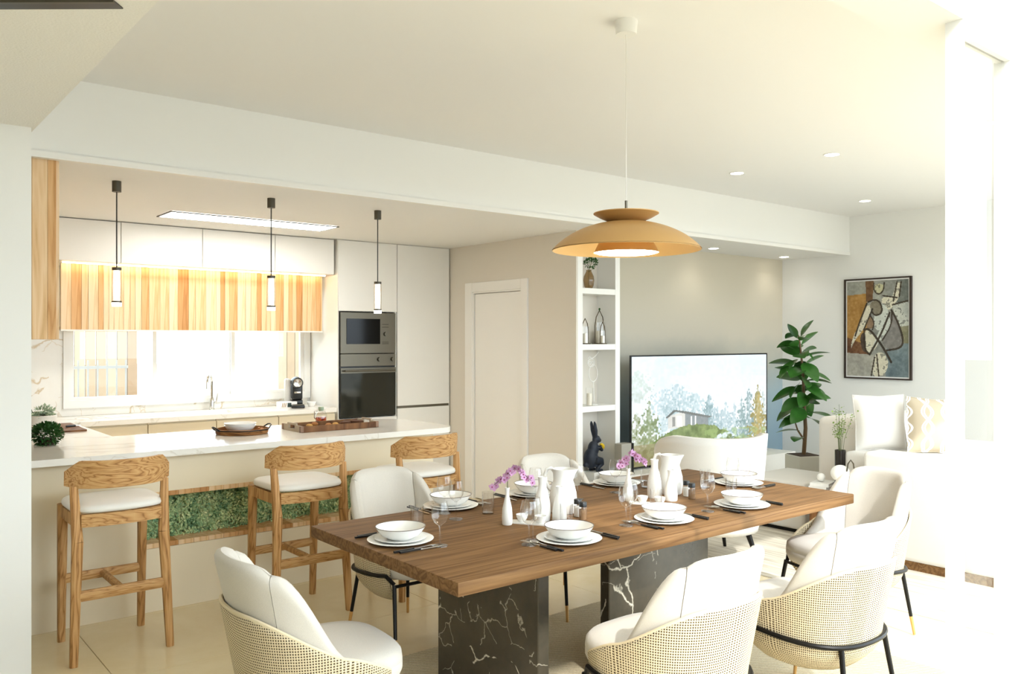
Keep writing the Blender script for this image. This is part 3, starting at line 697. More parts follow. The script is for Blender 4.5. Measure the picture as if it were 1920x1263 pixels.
for (u, v), rz, where in SET:
    x, y = at(u, v, TZ); R = Matrix.Rotation(rz, 2)
    def off(a, b): d = R @ Vector((a, b)); return (x+d.x, y+d.y, TZ)
    tag(obj('charger_plate', chg, None, None, (x, y, TZ)), 'large white charger plate '+where, 'plate', 'white charger plates')
    tag(obj('dinner_plate', plt, None, None, (x, y, TZ+.0062)), 'white plate between charger and bowl '+where, 'plate', 'white plates')
    b = obj('soup_bowl', bwl, None, None, (x, y, TZ+.0124)); tag(b, 'white dark-rimmed bowl '+where, 'bowl', 'white dark-rimmed bowls'); obj('rim', rim, None, b)
    for name, head, dx, dy, tilt, lab in (('fork', 'tines', -.175, -.01, .06, 'black-handled fork, outer left of the plates '), ('spoon', 'spoon_bowl', -.152, -.03, -.03, 'black-handled spoon, inner left of the plates '),
                                     ('knife', 'blade', .158, -.03, .05, 'black-handled knife, inner right of the plates '), ('dessert_knife', 'blade', .185, -.015, -.02, 'black-handled knife, outer right of the plates ')):
        k = thing(name, lab+where, name.split('_')[-1], off(dx, dy), rz+tilt, 'black-handled cutlery'); obj('handle', CUT['handle'], None, k); obj(head, CUT[head], None, k)
# ---- glasses
wine = MB().openlathe([(0, .001), (.034, .001), (.033, .004), (.006, .009), (.004, .02), (.0038, .075), (.008, .085), (.024, .097), (.034, .118), (.0365, .138), (.034, .16), (.029, .182)], 28).mesh('wine_glass', 60); wine.materials.append(GLASS)
stem = MB().lathe([(0, .0), (.033, .0), (.032, .003), (.005, .008), (.0035, .02), (.0034, .075), (.007, .084), (0, .086)], 24).mesh('stem', 60)
STEMG = NT('solid_glass'); STEMG.set(.02, 0, .5, Transmission_Weight=1.0, IOR=1.35); STEMG.p.inputs['Base Color'].default_value = (1, 1, 1, 1); stem.materials.append(GLASS)
rimg = MB().lathe([(.0285, .181), (.0297, .181), (.0297, .1825), (.0285, .1825), (.0285, .181)], 28).mesh('lip', 60); rimg.materials.append(GLASS)
bowlg = MB().openlathe([(.0035, .081), (.008, .086), (.024, .097), (.034, .118), (.0365, .138), (.034, .16), (.029, .182)], 28).mesh('glass_bowl', 60); bowlg.materials.append(GLASS)
for u, v, lab in ((825, 1023, 'stemmed wine glass right of the left end place setting'), (855, 973, 'stemmed wine glass, right one by the back setting nearest the stools'), (833, 962, 'stemmed wine glass, left one by the back setting nearest the stools'),
             (992, 1021, 'stemmed wine glass, front one before the first white carafes'), (999, 1013, 'stemmed wine glass, rear one before the first white carafes'), (1174, 985, 'stemmed wine glass, front one before the second bud vase'),
             (1182, 978, 'stemmed wine glass, rear one before the second bud vase'), (1327, 958, 'stemmed wine glass right of the second pair of shakers'), (1154, 923, 'stemmed wine glass before the plates below the rabbit niche'),
             (1395, 921, 'stemmed wine glass, right one at the right end setting'), (1374, 919, 'stemmed wine glass, left one at the right end setting'), (1004, 943, 'stemmed wine glass behind the first white carafes'), (1083, 936, 'stemmed wine glass behind the first white jug')):
    x, y = at(u, v, TZ); g = thing('wine_glass', lab, 'glass', (x, y, TZ), 0, 'wine glasses on the table')
    obj('stem', stem, None, g); obj('glass_bowl', bowlg, None, g); obj('lip', rimg, None, g)
tum = MB().openlathe([(0, .006), (.026, .006), (.0275, .012), (.0285, .105), (.0300, .105), (.029, 0), (0, 0)], 28).mesh('tumbler', 40); tum.materials.append(GLASS)
for u, v, lab in ((782, 992, 'clear tumbler behind the left end bowl'), (915, 962, 'clear tumbler left of the first orchid vase'), (1062, 987, 'clear tumbler before the small carafe of the first group'), (1230, 956, 'clear tumbler before the second white tall carafe'),
             (1211, 914, 'clear tumbler behind the second white tall carafe'), (1322, 914, 'clear tumbler left of the right end plates'), (1371, 932, 'clear tumbler behind the front plates near the right end')):
    x, y = at(u, v, TZ); tag(obj('tumbler', tum, None, None, (x, y, TZ)), lab, 'glass', 'tumblers on the table')
# ---- white ceramics
carT = lathe_mesh('carafe', [(0, 0), (.034, 0), (.037, .004), (.039, .04), (.037, .08), (.029, .125), (.0195, .155), (.018, .175), (.022, .205), (.019, .205), (.0155, .175), (0, .17)], PORCM)
carS = lathe_mesh('small_carafe', [(0, 0), (.031, 0), (.034, .004), (.0345, .03), (.032, .06), (.024, .1), (.0165, .125), (.0155, .14), (.0185, .162), (.0155, .162), (.0125, .14), (0, .135)], PORCM)
vas = lathe_mesh('bud_vase', [(0, 0), (.021, 0), (.0235, .004), (.0245, .035), (.022, .075), (.014, .11), (.0085, .135), (.0085, .15), (.0115, .17), (.009, .17), (.0065, .15), (0, .145)], PORCM)
jugm = MB(); prof = [(0, 0), (.056, 0), (.062, .006), (.068, .05), (.066, .095), (.056, .135), (.049, .16), (.05, .19), (.055, .215), (.051, .215), (.046, .19), (.045, .16), (.05, .13), (0, .1)]; N = 40
for r, z in prof:
    for i in range(N):
        a = 2*PI*i/N; k = max(0, math.cos(a))**14*max(0, (z-.165)/.05)*.02; jugm.v.append(((r+k)*math.cos(a), (r+k)*math.sin(a), z))
for j in range(len(prof)-1):
    for i in range(N): a, b = j*N+i, j*N+(i+1) % N; jugm.f.append((a, b, b+N, a+N))
jugm = jugm.mesh('jug', 50); jugm.materials.append(PORCM)
hnd = MB().tube([(-.045, 0, .2), (-.06, 0, .217), (-.08, 0, .212), (-.09, 0, .185), (-.085, 0, .15), (-.072, 0, .12), (-.06, 0, .105)], [.008, .0085, .009, .009, .009, .009, .008], 10).mesh('handle', 60); hnd.materials.append(PORCM)
for u, v, lab in ((1017, 975, 'tall white ceramic carafe of the first group, near the first orchid'), (1227, 932, 'tall white ceramic carafe of the second group, before the armchair')):
    x, y = at(u, v, TZ); tag(obj('tall_carafe', carT, None, None, (x, y, TZ)), lab, 'carafe', 'tall carafes')
for u, v, lab in ((1049, 976, 'small white ceramic carafe of the first group, near the first jug'), (1258, 938, 'small white ceramic carafe of the second group, near the second jug')):
    x, y = at(u, v, TZ); tag(obj('small_carafe', carS, None, None, (x, y, TZ)), lab, 'carafe', 'small carafes')
for u, v, lab in ((1056, 960, 'white ceramic jug before the back dining chair'), (1257, 925, 'white ceramic jug before the curved armchair')):
    x, y = at(u, v, TZ); j = thing('jug', lab, 'jug', (x, y, TZ), -YAW-.15, 'white jugs'); obj('body', jugm, None, j); obj('handle', hnd, None, j)
# saucer trays with two cups each
trm = MB(); pl = [(-.085, -.03)]+arc(.085, 0, .032, -90, 90, 8)+arc(-.085, 0, .032, 90, 270, 8); trm.prism(pl, 0, .006); trm = trm.mesh('tray'); trm.materials.append(PORC)
cup = lathe_mesh('cup', [(0, 0), (.014, 0), (.017, .003), (.026, .022), (.028, .034), (.026, .034), (.022, .02), (0, .008)], PORC, 24)
for k, (u, v, ord_) in enumerate(((996, 981, 'first'), (1221, 945, 'second'))):
    x, y = at(u, v, TZ); an = -YAW-.35
    tag(obj('saucer_tray', trm, None, None, (x, y, TZ), (0, 0, an)), 'narrow white ceramic tray beside the %s bud vase' % ord_, 'tray', 'saucer trays')
    for s, w_ in ((-1, 'left'), (1, 'right')):
        tag(obj('small_cup', cup, None, None, (x+s*.045*math.cos(an), y+s*.045*math.sin(an), TZ+.006)), 'tiny white cup, %s one on the tray by the %s bud vase' % (w_, ord_), 'cup', 'tiny cups')
# shakers
SPICE = plain('ground_spice', (150, 116, 80), .9, bump=.4, var=.4); SALT = plain('salt', (238, 234, 226), .9)
jar = MB().openlathe([(0, 0), (.0185, 0), (.019, .003), (.019, .06), (.017, .066)], 20).mesh('jar'); jar.materials.append(GLASS)
cap = lathe_mesh('cap', [(0, .062), (.0185, .062), (.0185, .082), (.016, .085), (0, .085)], BLACKP, 20)
fl1 = lathe_mesh('spice', [(0, .002), (.0175, .002), (.0175, .05), (0, .05)], SPICE, 18); fl2 = lathe_mesh('salt', [(0, .002), (.0175, .002), (.0175, .05), (0, .05)], SALT, 18)
for u, v, f_, lab in ((1093, 974, fl1, 'pepper shaker with black cap right of the first small carafe'), (1083, 968, fl2, 'salt shaker with black cap right of the first small carafe'),
             (1297, 935, fl1, 'pepper shaker with black cap right of the second jug'), (1287, 930, fl2, 'salt shaker with black cap right of the second jug')):
    x, y = at(u, v, TZ); s = thing('shaker', lab, 'shaker', (x, y, TZ), 0, 'shakers on the table'); obj('jar', jar, None, s); obj('filling', f_, None, s); obj('cap', cap, None, s)
# bud vases with orchids
PET = plain('orchid_petal', (216, 166, 204), .6, var=.25); PETC = plain('orchid_centre', (150, 40, 100), .6)
bl = MB()
for i in range(5):
    a = 2*PI*i/5+.3; c, s = math.cos(a), math.sin(a); l = .017 if i % 2 else .019
    bl.add([(0, 0, 0), (.55*l*c-.42*l*s, -.002, .55*l*s+.42*l*c), (l*c, -.001, l*s), (.55*l*c+.42*l*s, -.002, .55*l*s-.42*l*c)], [(0, 1, 2, 3)])
bl = bl.mesh('blossom'); bl.materials.append(PET)
blc = MB().sphere((0, -.002, -.001), (.003, .003, .004), 8, 6).mesh('blossom_centre'); blc.materials.append(PETC)
STEMM = plain('orchid_stem', (84, 92, 44), .6)
def orchid(u, v, label, plab, top, branches, seed):
    x, y = at(u, v, TZ); random.seed(seed)
    tag(obj('bud_vase', vas, None, None, (x, y, TZ)), label, 'vase', 'bud vases')
    e = thing('orchid', plab, 'flower', (x, y, TZ+.148)); rgt = Vector((CA, -SA, 0)); fw = Vector((SA, CA, 0)); up = Vector((0, 0, 1))
    q = MB().tube([Vector((0, 0, 0)), rgt*.002+up*.06, rgt*top[0]*.6+up*top[1]*.8, rgt*top[0]+up*top[1]], [.0022, .002, .0018, .0016], 6)
    for br in branches:
        P = [rgt*a+up*b+fw*c for a, b, c in br]; q.tube(P, .0013, 5)
    obj('stem', q, STEMM, e)
    for br in branches:
        P = [rgt*a+up*b+fw*c for a, b, c in br]
        for i in range(1, len(P)):
            for k in range(5):
                p = P[i-1].lerp(P[i], (k+.5)/5)+Vector((random.uniform(-.008, .008), random.uniform(-.01, .01), random.uniform(-.012, .008)))
                b = obj('blossom', bl, None, e, p, (random.uniform(-.7, .4), random.uniform(-1, 1), -YAW+random.uniform(-.8, .8))); obj('blossom_centre', blc, None, b)
orchid(951, 983, 'slim white bud vase before the inner door', 'pink orchid spray arching in front of the inner door', (.004, .09), [[(.002, .075, 0), (-.03, .06, 0), (-.075, .02, 0)], [(.004, .09, 0), (.045, .115, 0), (.075, .085, 0), (.115, .05, 0)]], 4)
orchid(1178, 938, 'slim white bud vase left of the second carafes', 'pink orchid spray arching in front of the television corner', (.004, .07), [[(.002, .075, 0), (-.02, .06, 0), (-.05, .03, 0)], [(.015, .115, 0), (.03, .10, 0), (.065, .075, 0), (.095, .05, 0)]], 5)
# ---- rugs
t = NT('sisal_rug'); t.set(.95, 0, .1); co = t.coord(); wv = t.n('TexWave', wave_type='BANDS', bands_direction='DIAGONAL'); t.l(co, wv.inputs[0]); wv.inputs['Scale'].default_value = 26; wv.inputs['Distortion'].default_value = 1.5; wv.inputs['Detail'].default_value = 2; wv.inputs['Detail Scale'].default_value = 6
t.l(t.ramp(wv.outputs[1], [(.2, lin((178, 162, 130))), (.8, lin((226, 213, 182)))]), t.p.inputs['Base Color']); t.bump(wv.outputs[1], .6, .004)
tag(obj('rug', MB().box((1.95, .9, .0005), (4.16, 3.62, .004)), t.m), 'woven sisal rug under the dining table', 'rug')
t = NT('striated_rug'); t.set(.95, 0, .1); nz = t.noise(t.coord((30, 1.2, 1)), 1, 5, .7)
t.l(t.ramp(nz, [(.35, lin((166, 156, 138))), (.5, lin((206, 198, 182))), (.68, lin((226, 220, 206)))]), t.p.inputs['Base Color'])
tag(obj('rug', MB().box((4.89, 1.7, .0005), (8.4, 4.85, .004)), t.m), 'striated grey living room rug under the sofa', 'rug')
# ================================================================== things on the kitchen worktop
WZ = .955
def leafball(name, n, c, r, mat, parent, l=(.012, .02), seed=1, zmin=.0, kind='stuff', flat=1.0):
    random.seed(seed); q = MB()
    for i in range(n):
        d = Vector((random.gauss(0, 1), random.gauss(0, 1), random.gauss(.25, 1)*flat)).normalized(); k = random.uniform(.55, 1)
        p = Vector(c)+Vector((d.x*r[0], d.y*r[1], d.z*r[2]))*k
        if p.z < zmin: p.z = zmin+random.uniform(0, .02)
        dd = (d+Vector((random.uniform(-.7, .7), random.uniform(-.7, .7), random.uniform(-.5, .7)))).normalized()*random.uniform(*l); sd_ = dd.cross(Vector((random.random(), random.random(), 1))).normalized()*dd.length*.32
        a = len(q.v); q.v += [tuple(p), tuple(p+dd*.5+sd_), tuple(p+dd), tuple(p+dd*.5-sd_)]; q.f.append((a, a+1, a+2, a+3))
    return obj(name, q, mat, parent, kind=kind, sharp=0)
x, y = at(78, 812, WZ)
po = thing('succulent_planter', 'white ceramic planter of pale succulents at the left end of the worktop', 'plant', (x, y, WZ))
obj('pot', MB().lathe([(0, 0), (.075, 0), (.085, .01), (.092, .12), (.088, .125), (.084, .12), (.08, .1), (0, .1)], 32), plain('speckled_ceramic', (228, 222, 210), .6, var=.2), po)
obj('soil', MB().lathe([(0, .1), (.082, .1), (.082, .108), (0, .112)], 24), SOIL, po)
rl = MB()
for rr, m_, tilt in ((.052, 11, .35), (.038, 9, .75), (.022, 6, 1.15)):
    for i in range(m_):
        a = 2*PI*i/m_+rr*40; d = Vector((math.cos(a)*math.cos(tilt), math.sin(a)*math.cos(tilt), math.sin(tilt))); sd_ = Vector((-math.sin(a), math.cos(a), 0))
        T = Matrix.Translation(d*rr*.55) @ Matrix([[d.x, sd_.x, d.cross(sd_).x, 0], [d.y, sd_.y, d.cross(sd_).y, 0], [d.z, sd_.z, d.cross(sd_).z, 0], [0, 0, 0, 1]])
        rl.sphere((0, 0, 0), (rr*.5, rr*.24, rr*.1), 8, 6, T=T)
rl = rl.mesh('rosette'); rl.materials.append(LEAFG)
for dx, dy, dz, s in ((0, 0, .125, 1), (.05, -.03, .12, .7), (-.05, -.02, .12, .75), (.03, .05, .12, .7), (.045, .012, .15, .55), (-.03, .05, .13, .6)):
    o = obj('rosette', rl, None, po, (dx, dy, dz), (random.uniform(-.3, .3), random.uniform(-.3, .3), random.random()*6)); o.scale = (s, s, s)
leafball('foliage', 120, (0, 0, .13), (.085, .085, .05), LEAFG, po, (.02, .035), 6, .1)
x, y = at(88, 834, WZ)
bo = thing('herb_bush', 'small dense green bush in front of the succulent planter', 'plant', (x, y, WZ))
obj('pot', MB().lathe([(0, 0), (.035, 0), (.045, .045), (.04, .045), (0, .04)], 20), SOIL, bo)
leafball('foliage', 1500, (0, 0, .065), (.085, .085, .07), LEAFB, bo, (.014, .026), 7, .006)
c4 = [at(u, v, WZ) for u, v in ((98, 812), (163, 808), (132, 795), (98, 797))]
cb = thing('chopping_board', 'flat brown wooden board lying by the left worktop corner', 'board', (0, 0, WZ))
obj('board', MB().prism(c4, .0003, .012), WALNUT2, cb)
x, y = at(137, 803, WZ)
cz = thing('bottle_opener', 'small black and steel opener lying on the brown board', 'opener', (x, y, WZ+.0125), .2); obj('handle', MB().box((-.05, -.011, 0), (.015, .011, .014), .004, 2), BLACKP, cz); obj('head', MB().box((.015, -.009, .002), (.055, .009, .011), .003, 2), CHROME, cz)
# ---- round tray with bowls and nuts
WICK = wood('basket_wood', ((74, 46, 24), (128, 84, 46), (160, 112, 66)), (4, 4, 26), 2, .7, .4, .6)
x, y = at(454, 812, WZ)
rt = thing('round_tray', 'round dark wooden tray with bowls on the island', 'tray', (x, y, WZ))
obj('base', MB().lathe([(0, 0), (.165, 0), (.168, .008), (0, .01)], 40), WICK, rt); obj('side', MB().lathe([(.160, .006), (.172, .004), (.178, .035), (.168, .037), (.160, .006)], 40), WICK, rt)
obj('metal_band', MB().lathe([(.177, .026), (.1795, .026), (.1795, .033), (.177, .033), (.177, .026)], 40), BLACKM, rt)
for s in (-1, 1): obj('grip', MB().tube([(s*.172, -.05, .03), (s*.195, -.03, .05), (s*.2, 0, .055), (s*.195, .03, .05), (s*.172, .05, .03)], .005, 8), BLACKM, rt)
b2 = lathe_mesh('tray_bowl', [(0, 0), (.05, 0), (.055, .003), (.088, .02), (.104, .042), (.106, .046), (.103, .046), (.085, .024), (0, .008)], PORC)
tag(obj('soup_bowl', b2, None, None, (x-.01, y+.01, WZ+.0105)), 'lower white bowl of the pair on the round tray', 'bowl', 'bowls on the round tray')
bb = obj('soup_bowl', b2, None, None, (x-.01, y+.01, WZ+.026)); tag(bb, 'upper white bowl of the pair on the round tray', 'bowl', 'bowls on the round tray')
NUT = plain('baked_crust', (196, 128, 66), .7, bump=.4, bscale=40, var=.4); random.seed(9)
nm = MB().sphere((0, 0, 0), (.016, .013, .011), 10, 7).mesh('nut'); nm.materials.append(NUT)
for i, w_ in enumerate(('leftmost', 'second', 'third', 'fourth', 'rightmost')):
    a = -.9+i*.32; tag(obj('walnut', nm, None, None, (x+.135*math.cos(a-.15), y+.135*math.sin(a-.15), WZ+.0212), (0, 0, i)), w_+' golden nut on the right side of the round tray', 'nut', 'nuts on the round tray')
# ---- rectangular tray
a0, a1 = at(570, 812, WZ), at(697, 799, WZ)
x, y = (a0[0]+a1[0])/2, (a0[1]+a1[1])/2+.13
tr = thing('serving_tray', 'long rustic wooden serving tray with black inside on the island', 'tray', (x, y, WZ)); LX, LY = (a1[0]-a0[0])/2, .145
obj('base', MB().box((-LX, -LY, 0), (LX, LY, .008)), BLACKP, tr)
for s in (-1, 1): obj('long_side', MB().box((-LX, s*LY-.007, .0), (LX, s*LY+.007, .042), .002, 1), WALNUT2, tr)
for s in (-1, 1):
    obj('end_panel', MB().box((s*LX-.007, -LY+.007, 0), (s*LX+.007, LY-.007, .018)).box((s*LX-.007, -LY+.007, .018), (s*LX+.007, -.05, .045)).box((s*LX-.007, .05, .018), (s*LX+.007, LY-.007, .045)).box((s*LX-.007, -.07, .045), (s*LX+.007, .07, .058)), plain('worn_wood', (190, 172, 146), .7, var=.3), tr)
    for q_ in (-1, 1): obj('corner_bracket', MB().box((s*LX-.012, q_*LY-.012, .002), (s*LX+.012, q_*LY+.012, .044), .002, 1), plain('bracket', (150, 116, 92), .5, .3, var=.4), tr)
x2, y2 = at(602, 797, WZ)
cj = thing('juice_carafe', 'small glass carafe of red fruit drink on the serving tray', 'carafe', (x2, y2, WZ+.0085))
obj('glass', MB().openlathe([(0, .001), (.04, .001), (.042, .005), (.042, .07), (.03, .095), (.028, .105), (.033, .118)], 24), GLASS, cj)
t = NT('red_fruit_drink'); t.set(.15); t.l(t.ramp(t.noise(t.coord(), 60, 3), [(.4, lin((120, 34, 18))), (.65, lin((210, 96, 50)))]), t.p.inputs['Base Color'])
obj('drink', MB().lathe([(0, .004), (.039, .004), (.039, .055), (0, .056)], 24), t.m, cj)
obj('stopper', MB().lathe([(0, .1), (.018, .1), (.022, .118), (.02, .13), (0, .132)], 16), LEAFG, cj); obj('handle', MB().tube([(-.03, 0, .1), (-.055, 0, .1), (-.055, 0, .05), (-.042, 0, .04)], .004, 6), CHROME, cj)
bun = MB().sphere((0, 0, 0), (.026, .022, .016), 14, 8).mesh('bun'); bun.materials.append(NUT)
YEL = plain('yellow_crumb', (226, 170, 88), .7, var=.3, bump=.3); DBR = plain('dark_crust', (96, 58, 34), .8, var=.3, bump=.4)
bun2 = MB().sphere((0, 0, 0), (.024, .024, .015), 14, 8).mesh('bun2'); bun2.materials.append(YEL)
bun3 = MB().box((-.05, -.03, -.013), (.05, .03, .013), .01, 2).mesh('loaf'); bun3.materials.append(DBR)
for u, v, m_, dz, lab, c in ((580, 799, bun2, .0165, 'leftmost yellow pastry on the serving tray', 'pastry'), (590, 796, bun, .0175, 'brown pastry left of the juice carafe', 'pastry'), (616, 798, bun, .0175, 'brown pastry right of the juice carafe', 'pastry'), (629, 796, bun2, .0165, 'yellow pastry in the middle of the serving tray', 'pastry'), (648, 795, bun3, .0225, 'dark loaf slice in the middle of the serving tray', 'bread'), (668, 793, bun3, .0225, 'dark loaf slice at the right end of the serving tray', 'bread')):
    x, y = at(u, v, WZ+.02); tag(obj('pastry' if c == 'pastry' else 'bread_loaf', m_, None, None, (x, y, WZ+.008+dz), (0, 0, u)), lab, c, 'baked goods on the serving tray')
# ---- coffee machine, box, bowl on the back worktop
x, y = at(566, 764, WZ)
cm = thing('coffee_machine', 'black capsule coffee machine with a chrome ringed head by the window', 'coffee machine', (x, 7.50, WZ), -.35)
obj('base', MB().box((-.06, -.19, 0), (.06, .08, .03), .008, 2).box((-.05, -.08, .03), (.05, .08, .07), .006, 2), BLACKP, cm)
obj('body', MB().box((-.05, -.075, .07), (.05, .08, .225), .02, 3), BLACKP, cm)
obj('head', MB().lathe([(0, -.12), (.045, -.12), (.052, -.11), (.052, .08), (0, .08)], 28, T=Tm((0, 0, .235), rx=-PI/2)), BLACKP, cm)
obj('chrome_ring', MB().lathe([(0, 0), (.036, 0), (.04, .006), (.032, .012), (0, .01)], 28, T=Tm((0, -.118, .235), rx=PI/2)), CHROME, cm)
obj('spout', MB().box((-.03, -.11, .135), (.03, -.06, .155), .005, 2), CHROME, cm); obj('drip_grid', MB().box((-.048, -.18, .03), (.048, -.09, .036)), STEEL, cm)
obj('water_tank', MB().box((-.11, -.02, 0), (-.055, .1, .27), .02, 3), plain('tank_grey', (196, 192, 184), .3), cm)
x, y = at(537, 763, WZ)
bx = thing('capsule_box', 'small white box with golden strokes beside the coffee machine', 'box', (x-.035, 7.45, WZ), -.1)
obj('carton', MB().box((-.085, -.045, 0), (.085, .045, .06), .002, 1), WHITE, bx)
obj('golden_strokes', MB().tube([(-.06, -.0462, .012), (-.052, -.0462, .05)], .003, 5).tube([(-.045, -.0462, .012), (-.036, -.0462, .05)], .003, 5).tube([(-.03, -.0462, .012), (-.02, -.0462, .05)], .003, 5), BRASS, bx)
obj('dark_patch', MB().box((-.008, -.0468, .012), (.028, -.0452, .05)), plain('dark_green', (44, 60, 52), .5), bx)
x, y = at(600, 764, WZ)
tag(obj('small_bowl', lathe_mesh('small_bowl', [(0, 0), (.025, 0), (.03, .006), (.045, .045), (.042, .047), (.036, .025), (0, .01)], PORC, 24), None, None, (x, 7.46, WZ)), 'small white bowl right of the coffee machine', 'bowl')
# ================================================================== gold pendant lamp
px, py = at(1174, 40, ZC)
gl = thing('dome_pendant', 'ochre metal dome pendant lamp above the dining table', 'lamp', (px, py, 0))
obj('canopy', MB().lathe([(0, ZC-.058), (.044, ZC-.058), (.05, ZC), (0, ZC)], 32), WHITE, gl)
D = px*SA+py*CA
def zz(v): return CAM_Z+(HORIZON-v)/F_PX*D
obj('cord', MB().tube([(0, 0, ZC-.055), (0, 0, zz(392))], .0022, 6), WHITE, gl); obj('cord_grip', MB().tube([(0, 0, zz(394)), (0, 0, zz(376))], .006, 8), STEEL, gl)
R = 139/F_PX*D
def shell(prof, th=.004): return [(r, z) for r, z in prof]+[(max(0, r-th*.6), z-th) for r, z in prof[::-1]]
zr, zt = zz(468), zz(414)
pr = [(R*math.sin(1.05*i/18)/math.sin(1.05), zr+(zt-zr)*(math.cos(1.05*i/18)-math.cos(1.05))/(1-math.cos(1.05))) for i in range(19)]
obj('dome', MB().openlathe(pr[2:], 64), COPPER, gl, sharp=60); obj('dome_lining', MB().openlathe([(r*.995, z-.0035) for r, z in pr[2:]], 64), COPPERIN, gl, sharp=60)
R2 = 61/F_PX*D
obj('top_dish', MB().lathe([(R2*.45, zt-.008), (R2*.8, zz(408)), (R2, zz(401)), (R2, zz(399.5)), (R2*.78, zz(406)), (0, zz(407))], 48), COPPER, gl, sharp=60)
obj('inner_shade', MB().openlathe([(R2*1.0, zz(474)), (R2*.78, zz(448)), (R2*.70, zz(430))], 48), COPPER, gl, sharp=60)
obj('diffuser', MB().lathe([(0, zz(476)), (R2*.9, zz(475)), (R2*.99, zz(473)), (0, zz(472))], 48), emit('pendant_glow', (255, 244, 225), 8), gl)
# ================================================================== living room
def raster(name, img, w_, h_, mat, parent):       # a flat print: one quad per cell, colours per face corner; lies in local XZ, faces -Y
    ny, nx, _ = img.shape
    vv = [(w_*i/nx, 0, h_*(1-j/ny)) for j in range(ny+1) for i in range(nx+1)]
    ff = [((j+1)*(nx+1)+i, (j+1)*(nx+1)+i+1, j*(nx+1)+i+1, j*(nx+1)+i) for j in range(ny) for i in range(nx)]
    me = bpy.data.meshes.new(name); me.from_pydata(vv, [], ff); a = me.color_attributes.new('Col', 'FLOAT_COLOR', 'CORNER')
    x = np.clip(img, 0, 255)/255.; l = np.where(x <= .04045, x/12.92, ((x+.055)/1.055)**2.4).reshape(-1, 3)
    a.data.foreach_set('color', np.repeat(np.concatenate([l, np.ones((len(l), 1))], 1), 4, 0).astype(np.float32).ravel())
    return obj(name, me, mat, parent)
rng = np.random.default_rng(5)
def vnoise(ny, nx, cells, oct_=4):
    out = np.zeros((ny, nx)); amp = 1; tot = 0
    for o in range(oct_):
        cy, cx = max(2, int(cells[0]*2**o)), max(2, int(cells[1]*2**o)); g = rng.random((cy+1, cx+1))
        yy = np.linspace(0, cy-.001, ny); xx = np.linspace(0, cx-.001, nx); y0 = yy.astype(int); x0 = xx.astype(int)
        fy = (yy-y0)[:, None]; fx = (xx-x0)[None]; fy = fy*fy*(3-2*fy); fx = fx*fx*(3-2*fx)
        out += amp*((g[y0][:, x0]*(1-fx)+g[y0][:, x0+1]*fx)*(1-fy)+(g[y0+1][:, x0]*(1-fx)+g[y0+1][:, x0+1]*fx)*fy); tot += amp; amp *= .55
    return out/tot
# ---- shelf niche
su = thing('shelf_column', 'tall narrow white shelf column beside the taupe wall', 'shelf', (5.05, 5.30, 0))
obj('side_panel', MB().box((0, 0, 0), (.06, .26, ZK)), WHITE, su); obj('side_panel', MB().box((.47, 0, 0), (.53, .26, ZK)), WHITE, su)
obj('back_panel', MB().box((.06, .235, 0), (.47, .26, ZK)), TAUPE, su)
SZ = [aty(1127, v, 5.30)[1] for v in (541, 645, 760)]+[.335]
for z in SZ[:3]: obj('shelf_board', MB().box((.06, .002, z-.05), (.47, .235, z)), WHITE, su)
obj('shelf_board', MB().box((.06, .002, 0), (.47, .235, SZ[3])), WHITE, su)
YS = 5.41
# vase with sprigs
vx = aty(1104, 520, YS)[0]
va = thing('smoked_vase', 'brown smoked glass vase of sprigs on the top shelf', 'vase', (vx, YS, SZ[0]))
obj('glass', MB().openlathe([(0, .002), (.03, .002), (.043, .03), (.05, .08), (.045, .115), (.028, .15), (.022, .165), (.027, .172)], 28), SMOKE, va)
q = MB(); random.seed(2)
tips = []
for i in range(7):
    a = random.uniform(0, 2*PI); r_ = random.uniform(.02, .055); tp_ = Vector((r_*math.cos(a)+.02, r_*math.sin(a), random.uniform(.2, .27))); tips.append(tp_); q.tube([(0, 0, .02), (0, 0, .15), tp_], .0015, 5)
obj('stems', q, STEMM, va); leafball('leaves', 160, (.02, 0, .235), (.07, .06, .045), LEAFB, va, (.015, .028), 8, .15)
# lanterns
AN = plain('aged_bronze', (86, 72, 50), .45, .6); CANDLE = plain('candle_wax', (238, 230, 212), .6)
def lantern(u, wd, htop, hglass, label, sprig=False):
    lx = aty(u, 630, YS)[0]; e = thing('candle_lantern', label, 'lantern', (lx, YS, SZ[1]), 0, 'arched candle lanterns')
    obj('base', MB().lathe([(0, 0), (wd*.62, 0), (wd*.62, .008), (0, .01)], 20), AN, e)
    obj('arch', MB().tube([(-wd*.5, 0, .005), (-wd*.5, 0, htop*.55), (-wd*.36, 0, htop*.8), (0, 0, htop), (wd*.36, 0, htop*.8), (wd*.5, 0, htop*.55), (wd*.5, 0, .005)], .0045, 6), AN, e)
    obj('glass_cylinder', MB().openlathe([(wd*.44, .01), (wd*.44, hglass)], 24), GLASS, e); obj('candle', MB().lathe([(0, .01), (wd*.3, .01), (wd*.3, hglass*.6), (0, hglass*.62)], 20), CANDLE, e)
    if sprig: obj('finial', MB().sphere((0, 0, htop+.01), (.009, .009, .012), 10, 8), LEAFB, e)
lantern(1097, .08, .23, .16, 'arched candle lantern at the left of the second shelf, half hidden'); YS = 5.455; lantern(1124, .115, .31, .20, 'largest arched candle lantern with a green finial on the second shelf', True)
YS2 = 5.345; lx = aty(1130, 630, YS2)[0]
YSo = YS; YS = YS2; lantern(1130, .062, .2, .125, 'small arched candle lantern in front of the largest one'); YS = 5.41
